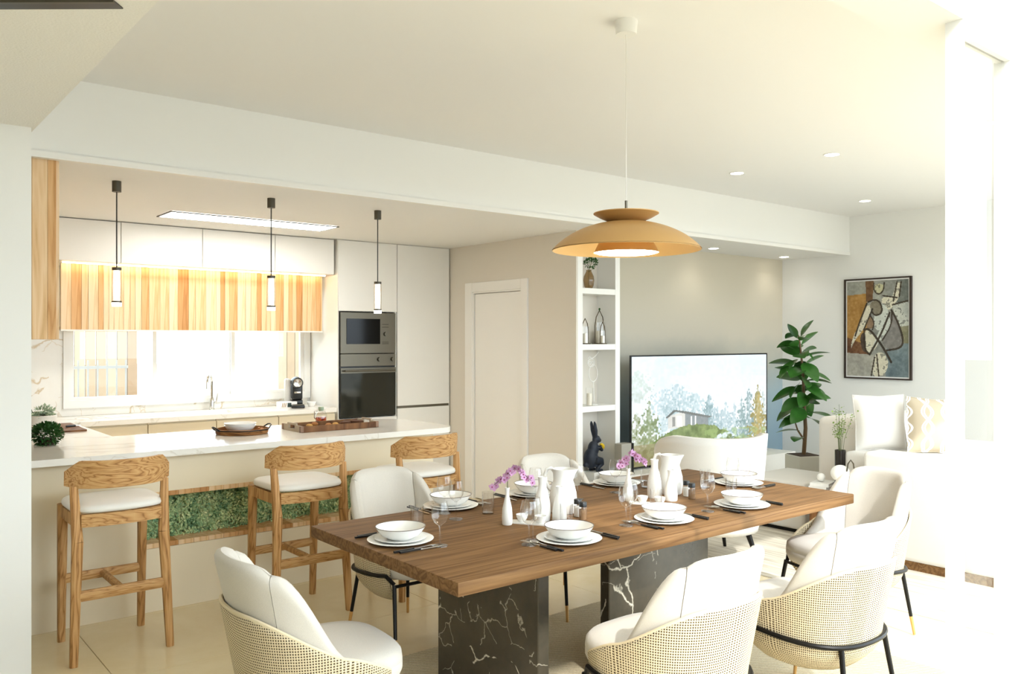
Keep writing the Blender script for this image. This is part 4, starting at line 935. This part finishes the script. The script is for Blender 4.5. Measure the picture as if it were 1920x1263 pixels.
# wire owl
ox = aty(1110, 700, YS)[0]
ow = thing('wire_owl', 'white wire owl sculpture on the third shelf', 'sculpture', (ox, YS, SZ[2])); DZ = 7.45/F_PX
def circ(cx, cz, rx, rz, n=24): return [(cx+rx*math.cos(2*PI*i/n), 0, cz+rz*math.sin(2*PI*i/n)) for i in range(n)]
zz0 = lambda v: (760-v)*DZ
obj('body', MB().tube(circ(.015, zz0(700), .055, .075), .003, 6, closed=True).tube(circ(-.01, zz0(680), .042, .036), .003, 6, closed=True).tube([(-.05, 0, zz0(672)), (-.03, 0, zz0(668)), (0, 0, zz0(672)), (.04, 0, zz0(668)), (.085, 0, zz0(660))], .003, 6), WHITE, ow)
obj('eyes', MB().tube(circ(-.026, zz0(680), .014, .014, 16), .0022, 5, closed=True).tube(circ(.008, zz0(680), .014, .014, 16), .0022, 5, closed=True), WHITE, ow)
obj('stand', MB().tube([(.015, 0, zz0(715)), (.03, 0, .03)], .003, 6).lathe([(0, 0), (.03, 0), (.03, .006), (0, .006)], 20, c=(.03, 0, 0)), WHITE, ow)
gx = aty(1105, 740, 5.35)[0]
gc = thing('glass_candle', 'clear glass candle holder below the wire owl', 'candle holder', (gx, 5.35, SZ[2])); obj('glass', MB().openlathe([(0, .002), (.032, .002), (.032, .16)], 24), GLASS, gc); obj('candle', MB().lathe([(0, .004), (.024, .004), (.024, .11), (0, .112)], 20), CANDLE, gc)
# rabbit statue on its plinth
rx = aty(1113, 850, 5.40)[0]
tag(obj('plinth_block', MB().box((rx-.06, 5.33, SZ[3]), (rx+.12, 5.47, SZ[3]+.075), .003, 1), WHITE), 'small white block under the rabbit statue', 'block')
rb = thing('rabbit_statue', 'dark navy upright rabbit statue holding a yellow flower', 'statue', (rx, 5.40, SZ[3]+.075))
q = MB()
q.sphere((-.035, 0, .12), (.072, .06, .095), 20, 14).sphere((-.005, 0, .20), (.055, .048, .075), 20, 14).sphere((.035, 0, .285), (.042, .034, .038), 18, 12).sphere((.066, 0, .275), (.026, .022, .022), 14, 10)
q.sphere((-.10, 0, .065), (.024, .024, .022), 12, 8)
for s in (-1, 1):
    q.tube([(.018, s*.014, .30), (.006, s*.02, .37), (-.006, s*.022, .43), (-.012, s*.02, .455)], [.013, .019, .014, .004], 10)
    q.tube([(-.03, s*.045, .11), (.045, s*.05, .095), (.055, s*.05, .07), (.005, s*.045, .03), (.012, s*.045, .012)], [.04, .033, .024, .018, .014], 10)
    q.tube([(-.01, s*.045, .012), (.07, s*.045, .010)], [.014, .012], 10)
    q.tube([(.03, s*.04, .225), (.065, s*.04, .19), (.085, s*.022, .185), (.095, s*.012, .20)], [.02, .016, .012, .011], 10)
o = obj('body', q, plain('navy_cast', (26, 34, 48), .55, bump=.2, bscale=90), rb); m = o.modifiers.new('merge', 'REMESH'); m.mode = 'VOXEL'; m.voxel_size = .0055; m.use_smooth_shade = True
m = o.modifiers.new('smooth', 'SMOOTH'); m.iterations = 4
fl = MB()
for i in range(22):
    d = Vector((random.gauss(0, 1), random.gauss(0, 1), random.gauss(0, 1))).normalized(); fl.sphere(tuple(d*.02), .012, 8, 6)
obj('flower', fl, plain('yellow_bloom', (244, 206, 40), .6), rb, (.10, 0, .215))
# ---- bench, television, speaker box
tag(obj('media_bench', MB().prism([(5.3, 5.05), (8.03, 5.05), (8.03, YTV-.01), (5.6, YTV-.01), (5.6, 5.28), (5.3, 5.28)], 0, .40), WHITE), 'long low white bench under the television', 'bench')
X0, X1 = aty(1182, 700, 5.25)[0], aty(1438, 700, 5.25)[0]; Z0, Z1 = .412, aty(1182, 666, 5.25)[1]
tv = thing('television', 'very large flat television showing a misty cabin landscape', 'television', (X0, 5.25, Z0)); W_, H_ = X1-X0, Z1-Z0
obj('case', MB().box((0, .004, 0), (W_, .014, H_), .002, 1), BLACKP, tv)
obj('bezel', MB().box((0, -.004, 0), (W_, .004, .014)).box((0, -.004, H_-.014), (W_, .004, H_)).box((0, -.004, .014), (.014, .004, H_-.014)).box((W_-.014, -.004, .014), (W_, .004, H_-.014)), BLACKP, tv)
obj('foot', MB().box((.3, -.05, -.011), (.34, .12, 0)).box((W_-.34, -.05, -.011), (W_-.3, .12, 0)), BLACKP, tv)
ny, nx = 170, 300; yy, xx = np.mgrid[0:ny, 0:nx]; fx, fy = xx/nx, yy/ny
img = np.zeros((ny, nx, 3))
sky = np.array([214, 226, 234.])[None, None]*(1-fy[..., None]*.0)+np.stack([fy*14, fy*8, fy*2], -1); img[:] = sky
def over(mask, col):
    m = np.clip(mask, 0, 1)[..., None]; img[:] = img*(1-m)+np.array(col, float)*m if np.ndim(col) == 1 else img*(1-m)+col*m
def tree(cx, top, bot, wd, col, a, conif=True):
    n = np.clip((.3*vnoise(ny, nx, (14, 24), 3)+.7*vnoise(ny, nx, (56, 100), 1)-.5)*2.4+.5, 0, 1.2); h = np.clip((fy-top)/(bot-top), 0, 1); halfw = wd*(h**.8 if conif else np.sqrt(np.clip(1-(2*h-1)**2, 0, 1)))
    d = np.abs(fx-cx)-halfw*(.15+1.5*n); over((d < 0)*(fy > top)*(fy < bot)*a*(.55+.6*n), col)
for c in ((.20, .30, .75, .07), (.29, .26, .75, .06), (.36, .33, .75, .06), (.43, .36, .75, .05)): tree(*c, (150, 176, 180), .45, False)
for c in ((.54, .37, .82, .07), (.66, .46, .85, .07), (.73, .48, .85, .06), (.6, .5, .85, .05)): tree(*c, (140, 166, 172), .5)
tree(.53, .38, .80, .06, (112, 142, 146), .6)
tree(.85, .34, .9, .075, (112, 138, 138), .7); tree(.79, .42, .9, .05, (118, 144, 144), .65); tree(.97, .34, .95, .06, (150, 162, 150), .5)
tree(.925, .30, 1.05, .085, (146, 136, 82), .85); tree(.93, .36, 1.05, .05, (176, 158, 96), .7)
tree(.11, .40, 1.0, .10, (112, 128, 84), .75); tree(.04, .12, .42, .06, (176, 190, 176), .5, False); tree(.03, .5, 1.0, .09, (130, 138, 96), .6)
# cabin
def poly(pts, col, a=1):
    m = np.zeros((ny, nx), bool); n = len(pts)
    for i in range(n):
        (x0, y0), (x1, y1) = pts[i], pts[(i+1) % n]; c = ((y0 > fy) != (y1 > fy)); m ^= c & (fx < (x1-x0)*(fy-y0)/((y1-y0) or 1e-9)+x0)
    over(m*a, col)
poly([(.24, .56), (.36, .53), (.36, .68), (.24, .68)], (206, 206, 200)); poly([(.36, .53), (.53, .60), (.53, .68), (.36, .68)], (128, 136, 138), .9)
poly([(.22, .575), (.28, .505), (.37, .53), (.56, .60), (.53, .61), (.36, .55), (.29, .525), (.235, .58)], (110, 114, 112)); poly([(.30, .57), (.335, .565), (.335, .67), (.30, .67)], (235, 235, 228)); poly([(.27, .575), (.29, .57), (.29, .66), (.27, .665)], (140, 142, 138))
for x in (.40, .43): poly([(x, .58), (x+.008, .58), (x+.008, .67), (x, .67)], (225, 228, 226))
n1 = vnoise(ny, nx, (20, 34), 4)
hill = .66+.10*((fx-.42)/.25)**2-.05*(n1-.5); over((fy > hill)*(fx < .78)*.95, np.stack([96+90*(n1-.3), 114+90*(n1-.3), 62+70*(n1-.3)], -1))
over((fy > .72+.1*np.abs(fx-.62))*(fx > .5)*(n1 > .5)*.5, (150, 176, 110))
hy = vnoise(ny, nx, (26, 44), 3); over((((fx-.66)/.13)**2+((fy-.97)/.20)**2 < 1)*np.clip((hy-.35)*3, 0, 1), (214, 228, 240)); over((((fx-.72)/.10)**2+((fy-.98)/.16)**2 < 1)*(hy > .55)*.8, (86, 110, 92))
over((fy > .80)*(fx < .16)*.7, (148, 138, 104)); over((fy > .84)*(fx < .30)*(n1 > .45)*.55, (112, 104, 66))
img += (vnoise(ny, nx, (30, 50), 3)-.5)[..., None]*14
scr = raster('screen', img, W_-.028, H_-.028, vcol('screen_picture', .08, .56, 0, True), tv); scr.location = (.014, -.001, .014)
sx0, sx1 = aty(1164, 850, 5.15)[0], aty(1187, 850, 5.15)[0]
sb = thing('speaker_box', 'grey speaker box standing left of the television', 'speaker', (sx0, 5.14, .401)); obj('cabinet', MB().box((0, 0, 0), (sx1-sx0-.03, .09, .27), .004, 1), plain('speaker_grey', (168, 164, 152), .5), sb); obj('front_frame', MB().box((sx1-sx0-.03, -.003, 0), (sx1-sx0, .09, .27), .004, 1), BLACKP, sb)
# ---- painting
Y0, _ = atx(1585, 600, XR); Y1, zt_ = atx(1711, 517, XR); zb_ = atx(1711, 713, XR)[1]
pa = thing('framed_painting', 'abstract seated figure painting in a thin dark frame', 'painting', (XR-.03, Y0, zb_), -PI/2); PW, PH = Y0-Y1, zt_-zb_
obj('frame', MB().box((0, 0, 0), (PW, .03, .016)).box((0, 0, PH-.016), (PW, .03, PH)).box((0, 0, .016), (.02, .03, PH-.016)).box((PW-.02, 0, .016), (PW, .03, PH-.016)), plain('dark_brown_frame', (46, 32, 24), .4), pa)
obj('mount', MB().box((.02, .012, .016), (PW-.02, .028, PH-.016)), WHITE, pa)
ny, nx = 176, 116; yy, xx = np.mgrid[0:ny, 0:nx]; fx, fy = xx/nx, yy/ny; img = np.zeros((ny, nx, 3)); img[:] = (142, 142, 132)
def N(p): return [((a-1147)/433., (b-545)/670.) for a, b in p]
n1 = vnoise(ny, nx, (6, 4), 5); n2 = vnoise(ny, nx, (40, 26), 3)
def pp(pts, col, a=1): poly(N(pts), col, a)
def line(pts, wd, col, a=.92):
    P = N(chaikin(pts, False)); d = np.full((ny, nx), 9.)
    for (x0, y0), (x1, y1) in zip(P, P[1:]):
        px_, py_ = (fx-x0)*433, (fy-y0)*670; vx_, vy_ = (x1-x0)*433, (y1-y0)*670; t_ = np.clip((px_*vx_+py_*vy_)/(vx_*vx_+vy_*vy_+1e-9), 0, 1)
        d = np.minimum(d, np.hypot(px_-t_*vx_, py_-t_*vy_))
    over(np.clip(wd-d+1, 0, 1)*a, col)
pp([(1147, 545), (1300, 545), (1290, 640), (1147, 660)], (150, 150, 138)); pp([(1147, 640), (1290, 630), (1290, 1050), (1147, 1050)], (166, 124, 62)); pp([(1280, 545), (1340, 545), (1330, 680), (1285, 690)], (104, 74, 44))
pp([(1147, 940), (1300, 1000), (1300, 1060), (1147, 1050)], (110, 74, 46)); pp([(1147, 1050), (1340, 1062), (1330, 1215), (1147, 1215)], (174, 170, 156)); pp([(1430, 1000), (1580, 950), (1580, 1215), (1420, 1215)], (112, 126, 128))
pp([(1470, 720), (1580, 690), (1580, 870), (1500, 860)], (188, 190, 178)); pp([(1500, 545), (1580, 545), (1580, 700), (1500, 700)], (102, 106, 98)); pp([(1500, 870), (1580, 860), (1580, 980), (1510, 980)], (124, 120, 92))
img += ((n1-.5)*70)[..., None]*np.array([1, .95, .8])
def chaikin(P, closed):
    for _ in range(2):
        Q = [] if closed else [P[0]]; n_ = len(P)
        for i in range(n_ if closed else n_-1):
            a, b = P[i], P[(i+1) % n_]; Q += [(a[0]*.75+b[0]*.25, a[1]*.75+b[1]*.25), (a[0]*.25+b[0]*.75, a[1]*.25+b[1]*.75)]
        P = Q if closed else Q+[P[-1]]
    return P
def pp(pts, col, a=1): poly(N(chaikin(pts, True)), col, a)
C1, C2, DK = (216, 210, 186), (204, 208, 196), (48, 36, 24)
pp([(1435, 750), (1470, 660), (1495, 570), (1528, 545), (1522, 660), (1480, 715)], C1); pp([(1400, 655), (1500, 665), (1480, 715), (1440, 760), (1390, 700)], C1)
pp([(1290, 700), (1330, 730), (1270, 880), (1200, 960), (1170, 1035), (1180, 960), (1230, 850)], C1); pp([(1380, 680), (1450, 750), (1430, 870), (1350, 900), (1335, 800)], C2)
pp([(1310, 780), (1345, 830), (1330, 880), (1280, 880)], (134, 110, 84)); pp([(1300, 700), (1380, 670), (1400, 770), (1340, 790)], (126, 118, 98))
pp([(1460, 750), (1505, 830), (1545, 950), (1530, 1012), (1430, 1030), (1390, 960), (1420, 880)], (126, 122, 116)); pp([(1275, 880), (1310, 890), (1390, 960), (1320, 1060), (1270, 1040)], C1); pp([(1440, 780), (1465, 850), (1390, 960), (1310, 1050), (1400, 840)], C2)
pp([(1340, 1060), (1400, 1035), (1450, 1110), (1410, 1215), (1320, 1215)], C1); pp([(1335, 570), (1410, 565), (1408, 620), (1375, 650), (1345, 620)], (190, 186, 150)); pp([(1240, 920), (1275, 900), (1290, 1050), (1250, 1030)], (72, 58, 48))
img[(n2 > .62) & (img.mean(-1) > 175)] *= .62
for P, w2 in (([(1340, 560), (1338, 610), (1372, 645), (1408, 615), (1412, 560)], 3), ([(1405, 650), (1500, 668)], 3), ([(1300, 690), (1350, 672), (1390, 700), (1400, 770), (1350, 790), (1325, 760)], 4), ([(1290, 700), (1230, 850), (1205, 930)], 4), ([(1330, 740), (1270, 880)], 3), ([(1462, 752), (1505, 830), (1546, 960), (1525, 1015), (1430, 1030)], 5),
    ([(1270, 885), (1310, 880), (1400, 1000), (1460, 1110)], 6), ([(1450, 770), (1390, 920), (1310, 1060)], 5), ([(1470, 715), (1580, 690)], 4), ([(1465, 760), (1465, 850), (1400, 960)], 3), ([(1270, 900), (1275, 1030), (1310, 1060)], 5), ([(1320, 1215), (1345, 1080)], 3), ([(1360, 1060), (1375, 1215)], 3), ([(1500, 560), (1475, 690)], 3), ([(1528, 560), (1515, 660)], 3), ([(1310, 780), (1345, 835), (1330, 885)], 3)): line(P, w2+1.2, DK)
img += (n2-.5)[..., None]*40
cv = raster('canvas', img, PW-.064, PH-.06, vcol('painted_canvas', .6), pa); cv.location = (.032, .0105, .03)
# ---- rubber plant
plx, ply = at(1507, 853, .5)
rp = thing('rubber_plant', 'tall rubber plant in a square grey planter by the television', 'plant', (plx, ply, .0045), -YAW+.25)
obj('planter', MB().box((-.125, -.125, 0), (.125, .125, .5), .006, 1), plain('grey_planter', (206, 202, 190), .5), rp); obj('soil', MB().box((-.112, -.112, .5), (.112, .112, .504)), SOIL, rp)
obj('trunk', MB().tube([(0, 0, .5), (.02, 0, .75), (.01, .01, 1.0), (-.01, 0, 1.3), (-.04, 0, 1.55), (-.06, 0, 1.64)], [.02, .018, .015, .012, .008, .005], 8).tube([(.02, 0, .62), (-.08, -.02, .74), (-.12, -.03, .84)], [.01, .008, .005], 6), BARK, rp)
def leaf_fn(a, b):
    wdt = .34*math.sin(PI*min(1, a*.97+.02))**.75*(1-.25*a); s = (b-.5)*2; return (a, s*wdt, -.22*a*a+.16*abs(s)*wdt+.05)
lf = MB().grid(leaf_fn, 10, 6).mesh('leaf', 60); lf.materials.append(LEAFD)
random.seed(21); k = 0
def trunkx(z): return (.02 if z < .8 else .02-(z-.8)*.09)
for i in range(46):
    z = .84+.80*(i/45)**.9; a = i*2.39996+.4; l = random.uniform(.20, .28)*(1.0 if z < 1.45 else .72); o = obj('leaf', lf, None, rp, (trunkx(z)+.03*math.cos(a), .03*math.sin(a), z), (random.uniform(-.7, .7), random.uniform(-.75, .65)+(-.4 if z > 1.5 else 0), a)); o.scale = (l, l, l)
for a, z, l in ((2.7, .72, .22), (3.4, .80, .2), (2.2, .84, .18), (3.9, .66, .2), (3.0, .86, .16)):
    o = obj('leaf', lf, None, rp, (-.08-.03*math.cos(a), -.02, z), (0, -.1, a)); o.scale = (l, l, l)
# ---- curved armchair behind the table end
ac = thing('curved_armchair', 'white barrel-backed armchair with black legs behind the table end', 'armchair', (5.02, 3.86, .0045), -.45)
def ash_(a, b, off=0):
    th = -1.9+3.8*a; e_ = abs(th)/1.9; z = .22+(.905+.03*e_**2-.22-.16*max(0, (e_-.55)/.45)**2)*b; r = .325+.07*b**.8-off; return (r*math.sin(th)*.98, -r*math.cos(th)*.95, z)
obj('back_shell', MB().grid(ash_, 40, 12), SOFA, ac, solid=.05, sharp=60)
obj('seat', MB().lathe([(0, .2), (.25, .2), (.30, .24), (.33, .36), (.325, .43), (.30, .455), (0, .46)], 36), SOFA, ac, sharp=60)
for sx in (-1, 1):
    for sy in (-1, 1): obj('leg', MB().tube([(sx*.19, sy*.19, .23), (sx*.25, sy*.25, 0)], [.022, .012], 10), BLACKM, ac)
# ---- white ottoman and walnut side table
ox_, oy_ = at(1478, 893, .42)
ot = thing('ottoman', 'low white square ottoman behind the armchair', 'ottoman', (ox_+.1, oy_, .0045), 0); obj('cushion', MB().box((-.34, -.3, .03), (.34, .3, .42), .03, 3), SOFA, ot); obj('foot', MB().box((-.3, -.26, 0), (.3, .26, .03)), BLACKM, ot)
sx_, sy_ = 5.83, 3.14
sdt = thing('side_table', 'walnut block side table between dining table and sofa', 'table', (sx_, sy_, .0045)); obj('top', MB().box((0, 0, .41), (.46, .44, .45), .004, 1), WALNUT, sdt); obj('block', MB().box((.0, .04, .1), (.44, .42, .41), .03, 3), WALNUT2, sdt); obj('plinth', MB().box((.05, .08, 0), (.4, .38, .1)), BLACKM, sdt)
x, y = at(1576, 926, .45)
ml = thing('globe_lamp', 'small white globe lamp with a steel arch handle on the side table', 'lamp', (x, y, .45))
obj('base', MB().lathe([(0, 0), (.068, 0), (.07, .006), (.066, .012), (0, .014)], 32).lathe([(.028, .012), (.03, .07), (.024, .1), (0, .1)], 24), WHITE, ml); obj('globe', MB().sphere((0, 0, .155), (.07, .07, .062), 28, 18), plain('opal_glass', (250, 248, 242), .3), ml)
dq = Vector((CA, -SA, 0)); obj('handle', MB().tube([dq*-.032+Vector((0, -.075, .01)), dq*-.032+Vector((0, -.08, .16)), dq*-.02+Vector((0, -.08, .235)), dq*.0+Vector((0, -.08, .262)), dq*.02+Vector((0, -.08, .235)), dq*.03+Vector((0, -.08, .15))], .0055, 8), STEEL, ml)
x, y = 6.02, 3.40
bv = thing('black_vase', 'tall black cylinder vase of green twigs on the side table', 'vase', (x, y, .45)); obj('cylinder', MB().lathe([(0, 0), (.038, 0), (.04, .004), (.04, .3), (.036, .3), (.034, .04), (0, .04)], 28), plain('black_ceramic', (34, 28, 24), .25), bv)
q = MB(); random.seed(14); lq = MB()
for i in range(9):
    a = random.uniform(0, 2*PI); r_ = random.uniform(.03, .11); tp_ = Vector((r_*math.cos(a), r_*math.sin(a), random.uniform(.45, .66))); md = Vector((r_*.3*math.cos(a), r_*.3*math.sin(a), .38)); q.tube([(0, 0, .1), md, tp_], [.002, .0018, .001], 5)
    for k in range(26):
        f = random.uniform(.15, 1); p = md.lerp(tp_, f)+Vector((random.uniform(-.03, .03), random.uniform(-.03, .03), random.uniform(-.02, .02))); d = Vector((random.uniform(-1, 1), random.uniform(-1, 1), random.uniform(-.4, 1))).normalized()*random.uniform(.012, .022); s_ = d.cross(Vector((.3, .2, 1))).normalized()*d.length*.4
        b = len(lq.v); lq.v += [tuple(p), tuple(p+d*.5+s_), tuple(p+d), tuple(p+d*.5-s_)]; lq.f.append((b, b+1, b+2, b+3))
obj('twigs', q, STEMM, bv); obj('leaves', lq, LEAFL, bv, kind='stuff', sharp=0)
x, y = 5.96, 3.66
for i, (lab, dz, an) in enumerate((('lower white book on the side table', 0, .1), ('upper white book on the side table', .026, .25))):
    b = thing('book', lab, 'book', (5.945, 3.50, .4505+dz), an, 'white books'); obj('cover', MB().box((-.10, -.07, 0), (.10, .07, .004)).box((-.10, -.07, .021), (.10, .07, .025)).box((-.10, -.07, .004), (-.096, .07, .021)), WHITE, b); obj('pages', MB().box((-.095, -.066, .004), (.096, .066, .021)), PORCM, b)
on = thing('ceramic_bulb', 'white ceramic bulb ornament lying on the books', 'ornament', (5.935, 3.51, .503), .6); obj('bulb', MB().sphere((0, 0, .032), (.04, .032, .032), 20, 12), PORCM, on); obj('neck', MB().tube([(.035, 0, .026), (.09, 0, .012)], [.012, .008], 10), PORCM, on)
# ---- sofa
sf = thing('sofa', 'large white sofa with its back to the dining table', 'sofa', (5.77, 1.5, .0045))
obj('back_panel', MB().box((0, 0, .06), (.24, 1.59, .79), .035, 3), SOFA, sf); obj('seat', MB().box((.245, 0, .06), (1.8, 1.87, .74), .03, 3), SOFA, sf); obj('arm', MB().box((.58, 1.875, .06), (1.8, 2.30, .96), .06, 4), SOFA, sf)
obj('plinth', MB().box((.03, .03, 0), (1.75, 1.85, .06)).box((.62, 1.85, 0), (1.75, 2.25, .06)), WALNUT, sf)
def pillow(name, label, loc, rot, mat, s=.44):
    def sgn(x): return math.copysign(1, x)
    q = MB()
    for side in (1, -1):
        def fn(a, b):
            x, y = 2*a-1, 2*b-1; e_ = (1-abs(x)**2.2)*(1-abs(y)**2.2); k = 1-.07*(1-abs(x)**2)*abs(y)**1.5; k2 = 1-.07*(1-abs(y)**2)*abs(x)**1.5
            return (x*s/2*k2, side*.085*max(0, e_)**.55, y*s/2*k+s/2)
        q.grid(fn, 18, 18)
    e = thing(name, label, 'cushion', loc); e.rotation_euler = rot
    o = obj('cover', q, mat, e, sharp=0); o.data.polygons.foreach_set('use_smooth', [True]*len(o.data.polygons))
    obj('piping', MB().tube([(-s/2, 0, 0), (0, 0, s*.035), (s/2, 0, 0), (s*.465, 0, s/2), (s/2, 0, s), (0, 0, s*.965), (-s/2, 0, s), (-s*.465, 0, s/2)], .004, 6, closed=True), mat, e)
pillow('plain_cushion', 'plain white square cushion leaning on the sofa arm', (6.29, 3.21, .742), (-.12, 0, -.55), plain('cushion_linen', (216, 210, 200), .9, bump=.1, bscale=300), .43)
t = NT('ribbon_print_cloth'); t.set(.9, 0, .15); co = t.coord(); sp = t.n('SeparateXYZ'); t.l(co, sp.inputs[0])
def band(ph, off):
    sx = t.math('ADD', sp.outputs[0], t.math('MULTIPLY', t.math('SINE', t.math('ADD', t.math('MULTIPLY', sp.outputs[2], 26), ph)), .032))
    fr_ = t.math('ABSOLUTE', t.math('SUBTRACT', t.math('FRACT', t.math('ADD', t.math('MULTIPLY', sx, 7.2), off)), .5))
    return t.math('MULTIPLY', t.math('LESS_THAN', fr_, .10), t.math('GREATER_THAN', fr_, .022))
h = t.math('MAXIMUM', band(0, .1), band(PI, .1)); mx = t.n('MixRGB'); t.l(h, mx.inputs[0]); mx.inputs[1].default_value = lin((188, 173, 148)); mx.inputs[2].default_value = lin((246, 243, 236)); t.l(mx.outputs[0], t.p.inputs['Base Color'])
pillow('patterned_cushion', 'beige cushion with looping white ribbon print on the sofa', (6.43, 2.865, .742), (-.2, .06, -.72), t.m, .42)
th = MB().grid(lambda a, b: (-.16+.32*a, -.07+.14*b, .006+.006*math.sin(9*a+4*b)+.004*math.sin(17*b)), 20, 10)
tw = thing('throw_cloth', 'small beige throw cloth lying on the sofa below the cushions', 'throw', (6.11, 2.92, .742), -.9); obj('cloth', th, LEATHER, tw, solid=.006, sharp=0)
